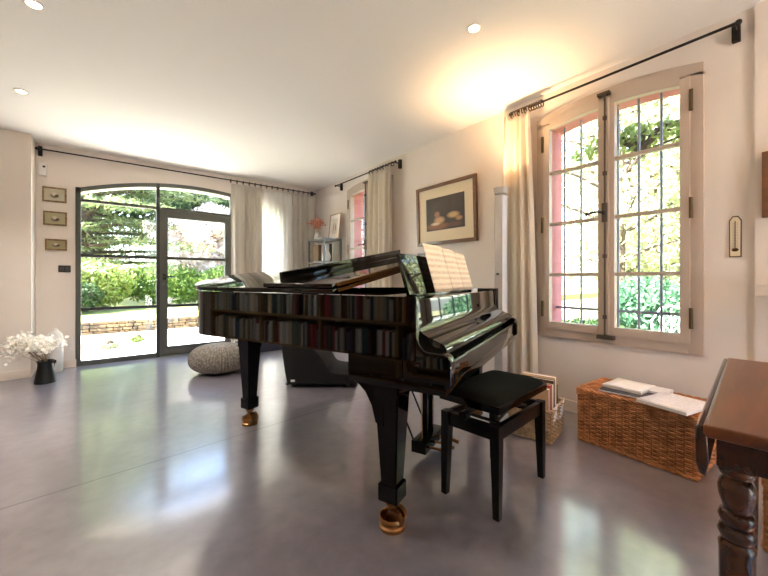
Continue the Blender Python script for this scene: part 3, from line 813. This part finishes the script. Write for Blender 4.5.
# ------------------------------------------------------------------ low black chair seen beneath the piano
ch = thing('lounge_chair', 'low black upholstered chair on the floor beyond the piano', 'chair', (1.78, 3.02, 0), math.radians(0))
side = [(.0, .04), (-.03, .20), (-.06, .42), (-.07, .60), (-.02, .66), (.08, .62), (.17, .49), (.25, .38), (.345, .265), (.40, .175), (.46, .145), (.58, .13), (.635, .115), (.64, .05), (.61, .03), (.03, .03)]
sp_ = spline(side + [side[0]], 4)[:-1]
ch.location = (1.376, 3.25, 0); ch.rotation_euler = (0, 0, -math.radians(38.3))
MB().prism(sp_, 0, .52, 'y', .015).build('body', M['black_cloth'], ch, smooth=50)
for x in (.05, .57):
    for y in (.06, .46): MB().lathe([(.02, 0), (.022, .035)], (x, y, 0), 12).build('foot', M['black_plastic'], ch)
MB().box(.035, .075, -.003, .002, .06, .08).build('maker_tag', M['white_plastic'], ch, smooth=0)
tag(MB().box(-.38, .38, -.16, .16, 0, .15, .012).build('floor_cushion', M['navy']), 'dark navy floor cushion lying behind the knitted pouf by the curtain', 'cushion', loc=(1.86, 5.22, 0), rz=0)

# ------------------------------------------------------------------ metal shelf unit in the corner
sh = thing('shelf_unit', 'grey metal open shelf unit in the corner beside the window', 'shelf', (2.70, 4.92, 0), 0)
sx, sy = .145, .245
for a in (-1, 1):
    for b in (-1, 1): MB().box(a * sx - .012, a * sx + .012, b * sy - .012, b * sy + .012, 0, 1.67, .002).build('upright', M['steel_grey'], sh)
for z in (.12, .62, 1.30, 1.645):
    fr = MB()
    for a in (-1, 1):
        fr.box(a * sx - .011, a * sx + .011, -sy + .012, sy - .012, z, z + .022); fr.box(-sx + .012, sx - .012, a * sy - .011, a * sy + .011, z, z + .022)
    fo = fr.build('shelf_frame', M['steel_grey'], sh, smooth=0)
    MB().box(-sx + .01, sx - .01, -sy + .01, sy - .01, z + .006, z + .018).build('shelf_board', M['shelf_white'], fo, smooth=0)
def bouquet(label, cat, loc, name, m, mstem, n, spread, h, pr, vase=None, seed=1, lean=(0, 0)):
    rr = random.Random(seed); t = thing(name, label, cat, loc)
    s_ = MB(); pet = MB()
    for i in range(n):
        a = rr.uniform(0, 2 * PI); q = math.sqrt(rr.random()) * spread
        tip = Vector((q * math.cos(a) + lean[0] * rr.random(), q * math.sin(a) + lean[1] * rr.random(), h * rr.uniform(.65, 1)))
        s_.tube([(0, 0, 0), tuple(tip * .5 + Vector((0, 0, .03))), tuple(tip)], .0016, 4)
        for k in range(16):
            c = tip + Vector((rr.gauss(0, 1), rr.gauss(0, 1), rr.gauss(0, .8))) * pr
            u = Vector((rr.gauss(0, 1), rr.gauss(0, 1), rr.gauss(0, 1))).normalized(); w = u.orthogonal().normalized(); r_ = pr * rr.uniform(.35, .7); x = u.cross(w)
            pet.bm.faces.new([pet.bm.verts.new(c + (w * math.cos(g) + x * math.sin(g)) * r_ + u * (.35 * r_ if j % 2 else 0)) for j, g in enumerate([PI / 3 * j for j in range(6)])])
    s_.build('stems', mstem, t); pet.build('petals', m, t, smooth=0, recalc=False)['kind'] = 'stuff'
    return t
def vase(name, label, loc, prof, m, seg=28):
    t = thing(name, label, 'vase', loc)
    MB().lathe(prof, seg=seg, cap=False).build('vessel', m, t, smooth=50)
    return t
glassy = M['white_ceramic']
vase('vase', 'small pale vase holding coral flowers on top of the metal shelf', (2.63, 5.02, 1.668), [(0, .0), (.05, .0), (.06, .03), (.05, .07), (.035, .10), (.04, .11), (.034, .108), (.03, .1), (0, .02)], glassy)
bouquet('bunch of coral dried flowers in the vase on the metal shelf', 'flowers', (2.63, 5.02, 1.70), 'flower_bunch', M['coral'], M['stem'], 16, .10, .27, .028, seed=4)
v = vase('vase', 'round white long-necked vase on the middle board of the metal shelf', (2.66, 4.80, 1.319), [(0, 0), (.045, 0), (.065, .03), (.07, .08), (.055, .13), (.022, .17), (.018, .26), (.024, .27), (.016, .265), (0, .2)], M['white_ceramic'])
tag(MB().box(-.03, .03, -.07, .07, 0, .27, .003).build('book', mat('tan_cover', (128, 100, 66), .6)), 'tall tan book standing on the middle board of the metal shelf', 'book', loc=(2.64, 5.06, 1.319), rz=.2)
tag(MB().lathe([(0, 0), (.022, 0), (.022, .28), (0, .28)], seg=16, cap=False).build('candle', M['black_ceramic']), 'tall black candle beside the white vase on the metal shelf', 'candle', loc=(2.77, 4.86, 1.319))
# leaning print on top
def framed(name, label, cat, loc, rot, w, h, fw, fd, mf, mmount, border, mpic, group=None):
    """frame in its own x-z plane facing -y"""
    t = thing(name, label, cat, loc, 0, group); t.rotation_euler = rot
    f = MB(); f.box(-w / 2, -w / 2 + fw, -fd, 0, 0, h, .003); f.box(w / 2 - fw, w / 2, -fd, 0, 0, h, .003)
    f.box(-w / 2 + fw, w / 2 - fw, -fd, 0, 0, fw, .003); f.box(-w / 2 + fw, w / 2 - fw, -fd, 0, h - fw, h, .003)
    f.build('frame', mf, t)
    if border > 0: MB().box(-w / 2 + fw - .002, w / 2 - fw + .002, -fd * .5, -.002, fw - .002, h - fw + .002).build('mount', mmount, t, smooth=0)
    MB().box(-w / 2 + fw + border, w / 2 - fw - border, -fd * .5 - .002, -fd * .5 + .001, fw + border * 1.05, h - fw - border * .95).build('picture', mpic, t, smooth=0)
    return t
framed('framed_print', 'pale wood framed line print leaning on the wall above the metal shelf', 'picture', (2.80, 4.80, 1.668), (math.radians(-6), 0, math.radians(90 + 180)), .32, .40, .012, .018, M['frame_pale'], M['paper'], .07,
       painting_mat('line_print', (226, 220, 206), (218, 210, 196), [(.3, .45, .07, .4, (120, 110, 100)), (.55, .5, .05, .3, (150, 140, 126)), (.7, .4, .08, .28, (110, 104, 96))]))

# ------------------------------------------------------------------ wall pictures, switch, sensor, thermometer
framed('framed_painting', 'large brown framed painting of pale reclining shapes on a dark ground', 'picture', (XR - .002, 2.585, 1.43), (math.radians(2), 0, math.radians(-90)), .845, .66, .036, .03, M['frame_brown'], M['mount'], .115,
       painting_mat('dark_study', (58, 46, 40), (78, 64, 54), [(.3, .12, .4, .12, (146, 96, 62)), (.36, .30, .17, .13, (206, 160, 118)), (.3, .48, .09, .12, (170, 118, 84)), (.72, .40, .18, .11, (206, 166, 116)), (.86, .28, .10, .08, (182, 134, 92)), (.25, .2, .15, .06, (226, 196, 164)), (.75, .12, .22, .08, (104, 74, 58))]))
pics = [(-.461, 1.945, .21, .172, 'topmost of the three small pictures beside the glass door', (196, 190, 172)), (-.455, 1.674, .205, .163, 'middle one of the three small pictures beside the glass door', (178, 164, 126)), (-.447, 1.385, .19, .13, 'lowest of the three small pictures, above the dark switch', (150, 140, 96))]
for (x, z, w, h, lab, c) in pics:
    framed('small_picture', lab, 'picture', (x, YB - .002, z), (0, 0, 0), w, h, .018, .016, M['frame_gold'], M['mount'], 0,
           painting_mat('small_study', c, (170, 160, 130), [(.5, .42, .26, .24, (96, 74, 56)), (.48, .55, .16, .2, (206, 196, 176)), (.6, .42, .12, .12, (70, 58, 50))]), 'small pictures beside the glass door')
sw = thing('light_switch', 'dark square-edged switch plate on the wall below the small pictures', 'switch', (-.375, YB, 1.13))
MB().box(-.055, .055, -.010, 0, 0, .08, .004).build('plate', M['black_plastic'], sw)
for x in (-.025, .025): MB().box(x - .02, x + .02, -.014, -.009, .015, .065, .003).build('rocker', M['cover_dark'], sw)
al = thing('motion_detector', 'small white motion sensor high on the wall near the curtain rod', 'sensor', (-.56, YB, 2.23))
MB().box(-.034, .034, -.045, 0, 0, .15, .010, 3).build('housing', M['white_plastic'], al)
MB().ball((.012, -.045, .105), .013, 2, (1, .4, 1)).build('lens', M['cover_dark'], al)
tm = thing('wall_thermometer', 'slim thermometer with a pointed top hanging right of the big window', 'thermometer', (XR, .35, 1.178))
MB().prism([(-.026, 0), (.026, 0), (.027, .215), (.012, .24), (-.012, .24), (-.027, .215)], -.008, 0, 'x', .0).build('edge_plate', M['hinge'], tm, smooth=0)
MB().prism([(-.021, .006), (.021, .006), (.022, .212), (.010, .233), (-.010, .233), (-.022, .212)], -.0095, -.004, 'x').build('scale_plate', M['mount'], tm, smooth=0)
MB().tube([(-.013, 0, .05), (-.013, 0, .21)], .0022, 8).build('glass_tube', M['cover_dark'], tm)
MB().ball((-.012, 0, .043), .013, 2, (.4, 1.2, .8)).build('bulb', M['lacquer_edge'], tm)
tk = MB()
for k in range(16): tk.box(-.0102, -.0094, .004 if k % 2 else .003, .012, .062 + k * .009, .063 + k * .009); tk.box(-.0102, -.0094, -.012, -.004, .062 + k * .009, .063 + k * .009)
tk.build('scale_marks', M['cover_dark'], tm, smooth=0)
# mantel ledge and picture on the breast
tag(MB().box(-.14, 0, -.9, .0, -.055, 0, .006).build('wall_ledge', M['base']), 'cream plaster ledge jutting from the wall right of the thermometer', 'ledge', loc=(XR - .02, .255, 1.015))
framed('framed_picture', 'wooden framed dark picture cut off beyond the thermometer, above the ledge', 'picture', (XR - .022, -.035, 1.39), (0, 0, math.radians(-90)), .55, .36, .03, .035, M['frame_brown'], M['mount'], .0,
       painting_mat('blue_dark', (44, 44, 60), (60, 58, 70), []))

# ------------------------------------------------------------------ vases by the left wall
jug = thing('jug', 'matt black jug holding white dried flowers on the floor', 'jug', (-.475, 4.95, 0), math.radians(60))
MB().lathe([(0, 0), (.085, 0), (.086, .012), (.078, .07), (.066, .14), (.060, .18), (.063, .205), (.072, .222), (.068, .222), (.056, .19), (0, .1)], seg=30, cap=False).build('vessel', M['black_ceramic'], jug, smooth=50)
MB().tube([(.06, 0, .20), (.095, 0, .205), (.115, 0, .17), (.105, 0, .11), (.076, 0, .08)], .008, 8).build('handle', M['black_ceramic'], jug)
MB().prism([(-.02, -.06), (.02, -.06), (.0, -.10)], .195, .226).build('spout', M['black_ceramic'], jug)
rr = random.Random(12)
fb = bouquet('airy spray of white dried flowers standing in the black jug', 'flowers', (-.47, 4.93, .20), 'flower_spray', M['petal'], M['stem'], 30, .17, .25, .034, seed=11, lean=(-.10, -.02))
fc = bouquet('long sprig of cream dried flowers arching out of the black jug', 'flowers', (-.49, 4.92, .20), 'flower_sprig', M['petal'], M['stem'], 14, .075, .34, .034, seed=21, lean=(-.06, 0))
fc.rotation_euler = (0, math.radians(-38), math.radians(38))
vase('tall_vase', 'tall white bottle vase standing on the floor behind the black jug', (-.44, 5.46, 0), [(0, 0), (.06, 0), (.066, .01), (.068, .3), (.072, .36), (.06, .42), (.035, .455), (.022, .47), (.02, .49), (.014, .49), (0, .45)], M['white_ceramic'])

# ------------------------------------------------------------------ recessed ceiling spots
def spot(label, x, y, watts):
    t = thing('ceiling_spot', label, 'ceiling light', (x, y, HC), 0, 'recessed ceiling spots')
    MB().lathe([(.030, -.001), (.046, -.001), (.047, -.005), (.034, -.007), (.030, -.002)], seg=24, cap=False).build('trim_ring', M['white_plastic'], t)
    MB().lathe([(0, -.004), (.029, -.004), (.029, -.0005), (0, -.0005)], seg=24, cap=False).build('lens', M['bulb'], t)
    d = bpy.data.lights.new('spot_beam', 'SPOT'); d.energy = watts; d.color = (1, .78, .54) if watts < 50 else (1, .9, .78); d.spot_size = math.radians(110); d.spot_blend = .8; d.shadow_soft_size = .04
    lo = bpy.data.objects.new('spot_beam', d); C.objects.link(lo); lo.parent = t; lo.location = (0, 0, -.02)
spot('lit recessed ceiling spot nearest the big window', 1.789, 1.369, 24)
spot('recessed ceiling spot cut by the top edge, left', -.315, 2.786, 70)
spot('recessed ceiling spot nearest the three small pictures', -.544, 4.142, 60)

# ------------------------------------------------------------------ low bookcase behind the camera, mirrored in the piano side
bc = thing('bookcase', 'long low wooden bookcase mirrored in the side of the piano', 'bookcase', tuple(TL(-.556, 2.6)), A22)
car = MB()
for z in (.0, .24, .60, .96): car.box(-.28, 0, -2.1, 2.1, z, z + .028)
for z, nm in ((0, 'shelf'), (.24, 'shelf'), (.60, 'shelf'), (.96, 'top')):
    MB().box(-.28, 0, -2.08, 2.08, z, z + .028, .002).build(nm, M['shelf_wood'], bc)
car.bm.free()
DIV = (-2.0, -1.0, 0, 1.0, 2.05)
for y in DIV: MB().box(-.28, -.002, y - .013, y + .013, .028, .96, .001).build('divider', M['shelf_wood'], bc)
MB().box(-.29, -.28, -2.08, 2.08, 0, .985).build('back_panel', M['shelf_wood'], bc, smooth=0)
pal = [(206, 198, 186), (188, 182, 172), (90, 100, 124), (170, 50, 44), (236, 232, 222), (50, 50, 54), (110, 126, 120), (170, 150, 118), (210, 206, 200), (96, 60, 50), (64, 96, 90), (216, 190, 150), (180, 186, 190)]
bm_ = [mat('book_cover', c, .6) for c in pal]
rb = random.Random(3)
meshes = []
for k in range(14):
    w = rb.choice([.024, .028, .034, .040, .046]); h = rb.uniform(.21, .30); d = rb.uniform(.15, .21)
    o = MB().box(-d, 0, -w / 2, w / 2, 0, h, .003, 1).build('book', bm_[k % len(bm_)], smooth=0); C.objects.unlink(o); meshes.append((w, h, o))
for row, z in (('lower row', .268), ('upper row', .628)):
    for a, b in zip(DIV, DIV[1:]):
        y = a + .018
        while y < b - .07:
            w, h, src = rb.choice(meshes)
            if y + w > b - .016: break
            if rb.random() < .05: y += .06; continue
            o = src.copy(); C.objects.link(o); o.name = 'book'
            o.location = TL(-.556 - rb.uniform(.015, .04), 2.6 + y + w / 2, z); o.rotation_euler = (0, 0, A22)
            o['label'] = 'book in the %s of the low bookcase seen mirrored in the piano' % row; o['category'] = 'book'; o['group'] = 'books in the %s of the bookcase' % row
            y += w + .002

# ------------------------------------------------------------------ garden
structure(MB().box(-14, 14, 5.92, 9.1, -.2, -.06).build('ground_terrace', M['terrace'], smooth=0))
structure(MB().box(-30, 40, 9.35, 40, -.3, .16).build('ground_lawn', M['lawn'], smooth=0))
structure(MB().box(3.2, 40, -25, 5.92, -.3, -.15).build('ground_garden', M['soil'], smooth=0))
structure(MB().box(14, 40, 5.92, 9.35, -.3, -.15).build('ground_bed', M['soil'], smooth=0))
structure(MB().box(-30, 3.2, -25, -2.7, -.3, -.1).build('ground_rear', M['terrace'], smooth=0))
# dry-stone wall
dw = MB(); rs = random.Random(5)
for row in range(4):
    x = -9 + row * .13
    while x < 9:
        w = rs.uniform(.06, .27); h = .064
        dw.box(x, x + w - .01, 9.08 + rs.uniform(-.02, .02), 9.36, -.06 + row * h, -.06 + row * h + h - .008, .016, 2); x += w
tag(dw.build('stone_wall', M['stone']), 'low dry-stone wall between the pale terrace and the lawn', 'garden wall')

def leaves(mb, rr, c, rad, n, size, flat=1.0, up=.4, shell=.5):
    for _ in range(n):
        d = Vector((rr.gauss(0, 1), rr.gauss(0, 1), rr.gauss(0, 1))).normalized() * (shell + (1 - shell) * rr.random()) ** .6
        p = Vector(c) + Vector((d.x * rad[0], d.y * rad[1], d.z * rad[2]))
        u = Vector((rr.gauss(0, 1), rr.gauss(0, 1), rr.gauss(up, .5))).normalized(); a = u.orthogonal().normalized()
        a = (Matrix.Rotation(rr.uniform(0, 2 * PI), 3, u) @ a); b = u.cross(a); s = size * rr.uniform(.6, 1.3)
        mb.bm.faces.new([mb.bm.verts.new(q) for q in (p - a * s, p + b * s * .45 * flat, p + a * s, p - b * s * .45 * flat)])
def tree(name, label, loc, h, spread, m, bark, n, size, kind='round', seed=1, z0=.3, trunk=.14, nb=26):
    rr = random.Random(seed); t = thing(name, label, 'tree', loc)
    tr = MB(); fo = MB()
    pts = [(0, 0, 0)]
    for k in range(1, 6): pts.append((rr.uniform(-.1, .1) * h * .1 * k, rr.uniform(-.1, .1) * h * .1 * k, h * .95 * k / 5))
    tr.tube(pts, [trunk * (1 - .15 * k) for k in range(6)], 10)
    for k in range(nb):
        f = z0 + (1 - z0) * (k + .5) / nb; a = k * 2.4 + rr.uniform(-.4, .4)
        if kind == 'cedar':
            ln = spread * (1.05 - .65 * (f - z0) / (1 - z0)) * rr.uniform(.75, 1.1); rise = -.04 * ln
        else:
            ln = spread * math.sin(PI * min(.96, .18 + .8 * (f - z0) / (1 - z0))) * rr.uniform(.6, 1.05); rise = .35 * ln
        i0 = f * .95 * 5 / .95; i = min(4, int(i0)); q = Vector(pts[i]).lerp(Vector(pts[i + 1]), i0 - i)
        e = q + Vector((math.cos(a) * ln, math.sin(a) * ln, rise)); mid = q.lerp(e, .5) + Vector((0, 0, .06 * ln))
        tr.tube([q, mid, e], [trunk * .3, trunk * .2, trunk * .06], 6)
        for s in (.35, .6, .85, 1.0):
            c = q.lerp(e, s) + Vector((0, 0, .06 * ln * (1 - abs(2 * s - 1))))
            if kind == 'cedar':
                leaves(fo, rr, c, (spread * .24, spread * .24, .10), n, size, .5, 1.6, .1)
            else:
                leaves(fo, rr, c, (spread * .27, spread * .27, spread * .2), n, size, 1, .4, .2)
    tr.build('trunk', bark, t); fo.build('foliage', m, t, smooth=0, recalc=False)
    return t
def bush(name, label, loc, r, m, n, size, seed=1, cat='bush'):
    rr = random.Random(seed); t = thing(name, label, cat, loc)
    tr = MB(); fo = MB()
    for k in range(9):
        a = k * 2.4; e = Vector((math.cos(a) * r[0] * .6, math.sin(a) * r[1] * .6, r[2] * rr.uniform(.9, 1.5)))
        tr.tube([(0, 0, 0), tuple(e * .5 + Vector((0, 0, .1))), tuple(e)], [.025, .018, .008], 6)
    for k in range(14):
        a = k * 2.4; q = math.sqrt((k + .5) / 14)
        c = (math.cos(a) * q * r[0] * .75, math.sin(a) * q * r[1] * .75, r[2] * (1 + .45 * (1 - q) + rr.uniform(-.35, .2)))
        leaves(fo, rr, c, (r[0] * .42, r[1] * .42, r[2] * .65), n // 14, size, 1, .4, .3)
    leaves(fo, rr, (0, 0, r[2]), r, n // 2, size, 1, .4, .55)
    tr.build('branches', M['bark'], t); fo.build('foliage', m, t, smooth=0, recalc=False)
    return t
tree('cedar_tree', 'broad cedar with layered branches filling the left pane of the arched door', (-.5, 17.3, .16), 9.0, 5.2, M['cedar'], M['bark'], 130, .14, 'cedar', 3, .13, .28, 80)
tree('broad_tree', 'dark green tree behind the top of the arched door', (4.4, 24.0, .16), 9.5, 4.4, M['leaf_dark'], M['bark'], 130, .2, 'round', 5, .3, .25, 36)
tree('blossom_tree', 'pale pink-white blossoming tree behind the door leaf', (3.3, 15.2, .16), 3.7, 1.8, M['blossom'], M['bark_pale'], 130, .08, 'round', 8, .2, .1, 34)
tree('broad_tree', 'dark green tree far behind the cedar, seen through its branches', (-3.6, 25.5, .16), 10, 4.8, M['leaf_dark'], M['bark'], 130, .24, 'round', 6, .1, .25, 44)
bush('garden_bush', 'yellow-green bush in the middle of the door view', (-.35, 12.9, .16), (1.0, .8, .72), M['leaf_lime'], 5200, .06, 1)
bush('garden_bush', 'silvery bush at the bottom corner of the fixed door pane', (-1.45, 11.9, .16), (.95, .7, .48), M['leaf_grey'], 5200, .05, 2)
bush('garden_bush', 'dark green bush beside the silvery one on the lawn', (-.65, 11.9, .16), (.55, .5, .42), M['leaf_dark'], 3200, .05, 3)
bush('garden_bush', 'dense green hedge bush behind the door leaf handle', (1.6, 13.6, .16), (1.3, .8, .72), M['leaf_mid'], 6200, .06, 4)
bush('garden_bush', 'dense green hedge bush near the curtain side of the door', (3.7, 13.2, .16), (1.4, .8, .72), M['leaf_mid'], 6200, .06, 5)
bush('garden_bush', 'dark hedge bush under the cedar, leftmost in the door view', (-3.2, 14.2, .16), (1.6, .8, .8), M['leaf_dark'], 5200, .07, 6)
bush('terrace_plant', 'small grey-green plant growing in the pale terrace', (.05, 7.15, -.06), (.15, .10, .05), M['leaf_grey'], 420, .022, 7, 'plant')
bush('terrace_plant', 'low green tuft in the terrace beside the door mullion', (.45, 7.6, -.06), (.11, .09, .05), M['leaf_mid'], 420, .022, 8, 'plant')
# beyond the windows in the right wall
tree('olive_tree', 'pale sunlit olive tree filling the big window', (8.6, 2.9, -.15), 6.4, 2.5, M['leaf_olive'], M['bark'], 78, .075, 'round', 15, .18, .14)
tree('olive_tree', 'pale sunlit olive tree behind the right sash of the big window', (9.2, .2, -.15), 6.0, 2.4, M['leaf_olive'], M['bark'], 78, .075, 'round', 16, .2, .14)
tree('garden_tree', 'grey-green tree farther off between the olive trees', (13.5, 3.4, -.15), 7.5, 3.2, M['leaf_olive'], M['bark'], 70, .13, 'round', 17, .12, .2)
tree('garden_tree', 'grey-green tree at the edge of the big window, far off', (14.5, -1.6, -.15), 7, 3.2, M['leaf_olive'], M['bark'], 110, .13, 'round', 18, .12, .2)
tree('garden_tree', 'lime-green tree seen through the window behind the piano', (9.5, 12.0, -.15), 7, 3.0, M['leaf_lime'], M['bark'], 110, .13, 'round', 19, .12, .2)
bush('garden_bush', 'teal-green feathery bush low in the right sash of the big window', (7.2, 1.95, -.15), (.75, .75, .64), M['leaf_teal'], 4200, .05, 9)
bush('garden_bush', 'low dark bush at the bottom of the left sash of the big window', (6.3, 2.55, -.15), (.7, .8, .26), M['leaf_dark'], 3200, .05, 10)
bush('climbing_plant', 'leafy climber hanging at the top of the big window outside', (3.62, 1.02, 2.15), (.16, .62, .11), M['leaf_lime'], 420, .035, 11, 'climber')
vine = [o for o in C.objects if o.name == 'climbing_plant'][0]
MB().tube([(.02, 0, 0), (-.02, -.5, .08), (-.06, -.66, -.1), (-.05, -.70, -1.0), (-.04, -.68, -2.3)], [.008, .010, .012, .014, .018], 8).build('vine_stem', M['bark'], vine)
gc = thing('garden_chair', 'white wrought-iron garden chair outside the big window', 'chair', (5.4, 1.18, -.15), math.radians(-70))
gc.scale = (.88, .88, .88)
for x in (-.2, .2):
    for y in (-.2, .2): MB().tube([(x, y, .44), (x * 1.15, y * 1.15, 0)], .012, 8).build('leg', M['white_iron'], gc)
MB().lathe([(0, .44), (.24, .44), (.245, .455), (.24, .465), (0, .46)], seg=28, cap=False).build('seat', M['white_iron'], gc)
bk_ = MB().tube([(-.21, .2, .45), (-.23, .24, .75), (-.12, .26, .94), (0, .265, .98), (.12, .26, .94), (.23, .24, .75), (.21, .2, .45)], .012, 8)
for x in (-.11, 0, .11): bk_.tube([(x, .22, .46), (x * .7, .25, .7), (x * 1.1, .26, .94)], .008, 6)
for cx, cz in ((-.08, .6), (.08, .6), (-.08, .78), (.08, .78)): bk_.tube([(cx + .06 * math.cos(s), .245, cz + .07 * math.sin(s)) for s in [2 * PI * j / 14 for j in range(15)]], .007, 6, cap=False)
bk_.build('backrest', M['white_iron'], gc)

# ------------------------------------------------------------------ light
w = bpy.data.worlds.new('World'); SC.world = w; w.use_nodes = True
N = w.node_tree.nodes; L = w.node_tree.links
sky = N.new('ShaderNodeTexSky'); sky.sky_type = 'NISHITA'; sky.sun_disc = False; sky.sun_elevation = math.radians(48); sky.sun_rotation = math.radians(-80)
sky.air_density = 1.0; sky.dust_density = 2.0
L.new(sky.outputs[0], N['Background'].inputs[0]); N['Background'].inputs[1].default_value = 1.1
sd = bpy.data.lights.new('sun', 'SUN'); sd.energy = 34; sd.angle = math.radians(.6); sd.color = (1, .94, .84)
so = bpy.data.objects.new('sun', sd); C.objects.link(so)
so.rotation_euler = Vector((.82, -.06, -.95)).to_track_quat('-Z', 'Y').to_euler()
ld = bpy.data.lights.new('uplight', 'SPOT'); ld.energy = 36; ld.color = (1, .64, .32); ld.spot_size = math.radians(112); ld.spot_blend = 1; ld.shadow_soft_size = .03
lo = bpy.data.objects.new('uplight', ld); C.objects.link(lo); lo.parent = lp; lo.location = (0, 0, 1.855); lo.rotation_euler = (PI, 0, 0)

added_lamp = dup(lp, (2.45, -1.75, 0), 0, 'white column uplighter added unseen behind the camera for warm light')  # added lamp out of view, warms the ceiling and window wall
for c_ in added_lamp.children:
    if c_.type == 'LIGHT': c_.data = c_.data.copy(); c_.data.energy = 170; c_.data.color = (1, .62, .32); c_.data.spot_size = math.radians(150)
# ------------------------------------------------------------------ camera
cd = bpy.data.cameras.new('camera'); co = bpy.data.objects.new('camera', cd); C.objects.link(co)
cd.sensor_width = 36; cd.sensor_fit = 'HORIZONTAL'; cd.lens = 36 * 353.5 / 768
cd.shift_y = -(288 - 279) / 768; cd.clip_start = .02; cd.clip_end = 200
co.location = (0, 0, 1.05); co.rotation_euler = (PI / 2, 0, -math.atan2(279, 353.5))
SC.camera = co
SC.view_settings.view_transform = 'Standard'; SC.view_settings.look = 'None'; SC.view_settings.gamma = 1; SC.view_settings.exposure = 1.12
SC.view_settings.use_curve_mapping = False
SC.cycles.max_bounces = 10; SC.cycles.diffuse_bounces = 6; SC.cycles.transparent_max_bounces = 16
SC.cycles.caustics_reflective = False
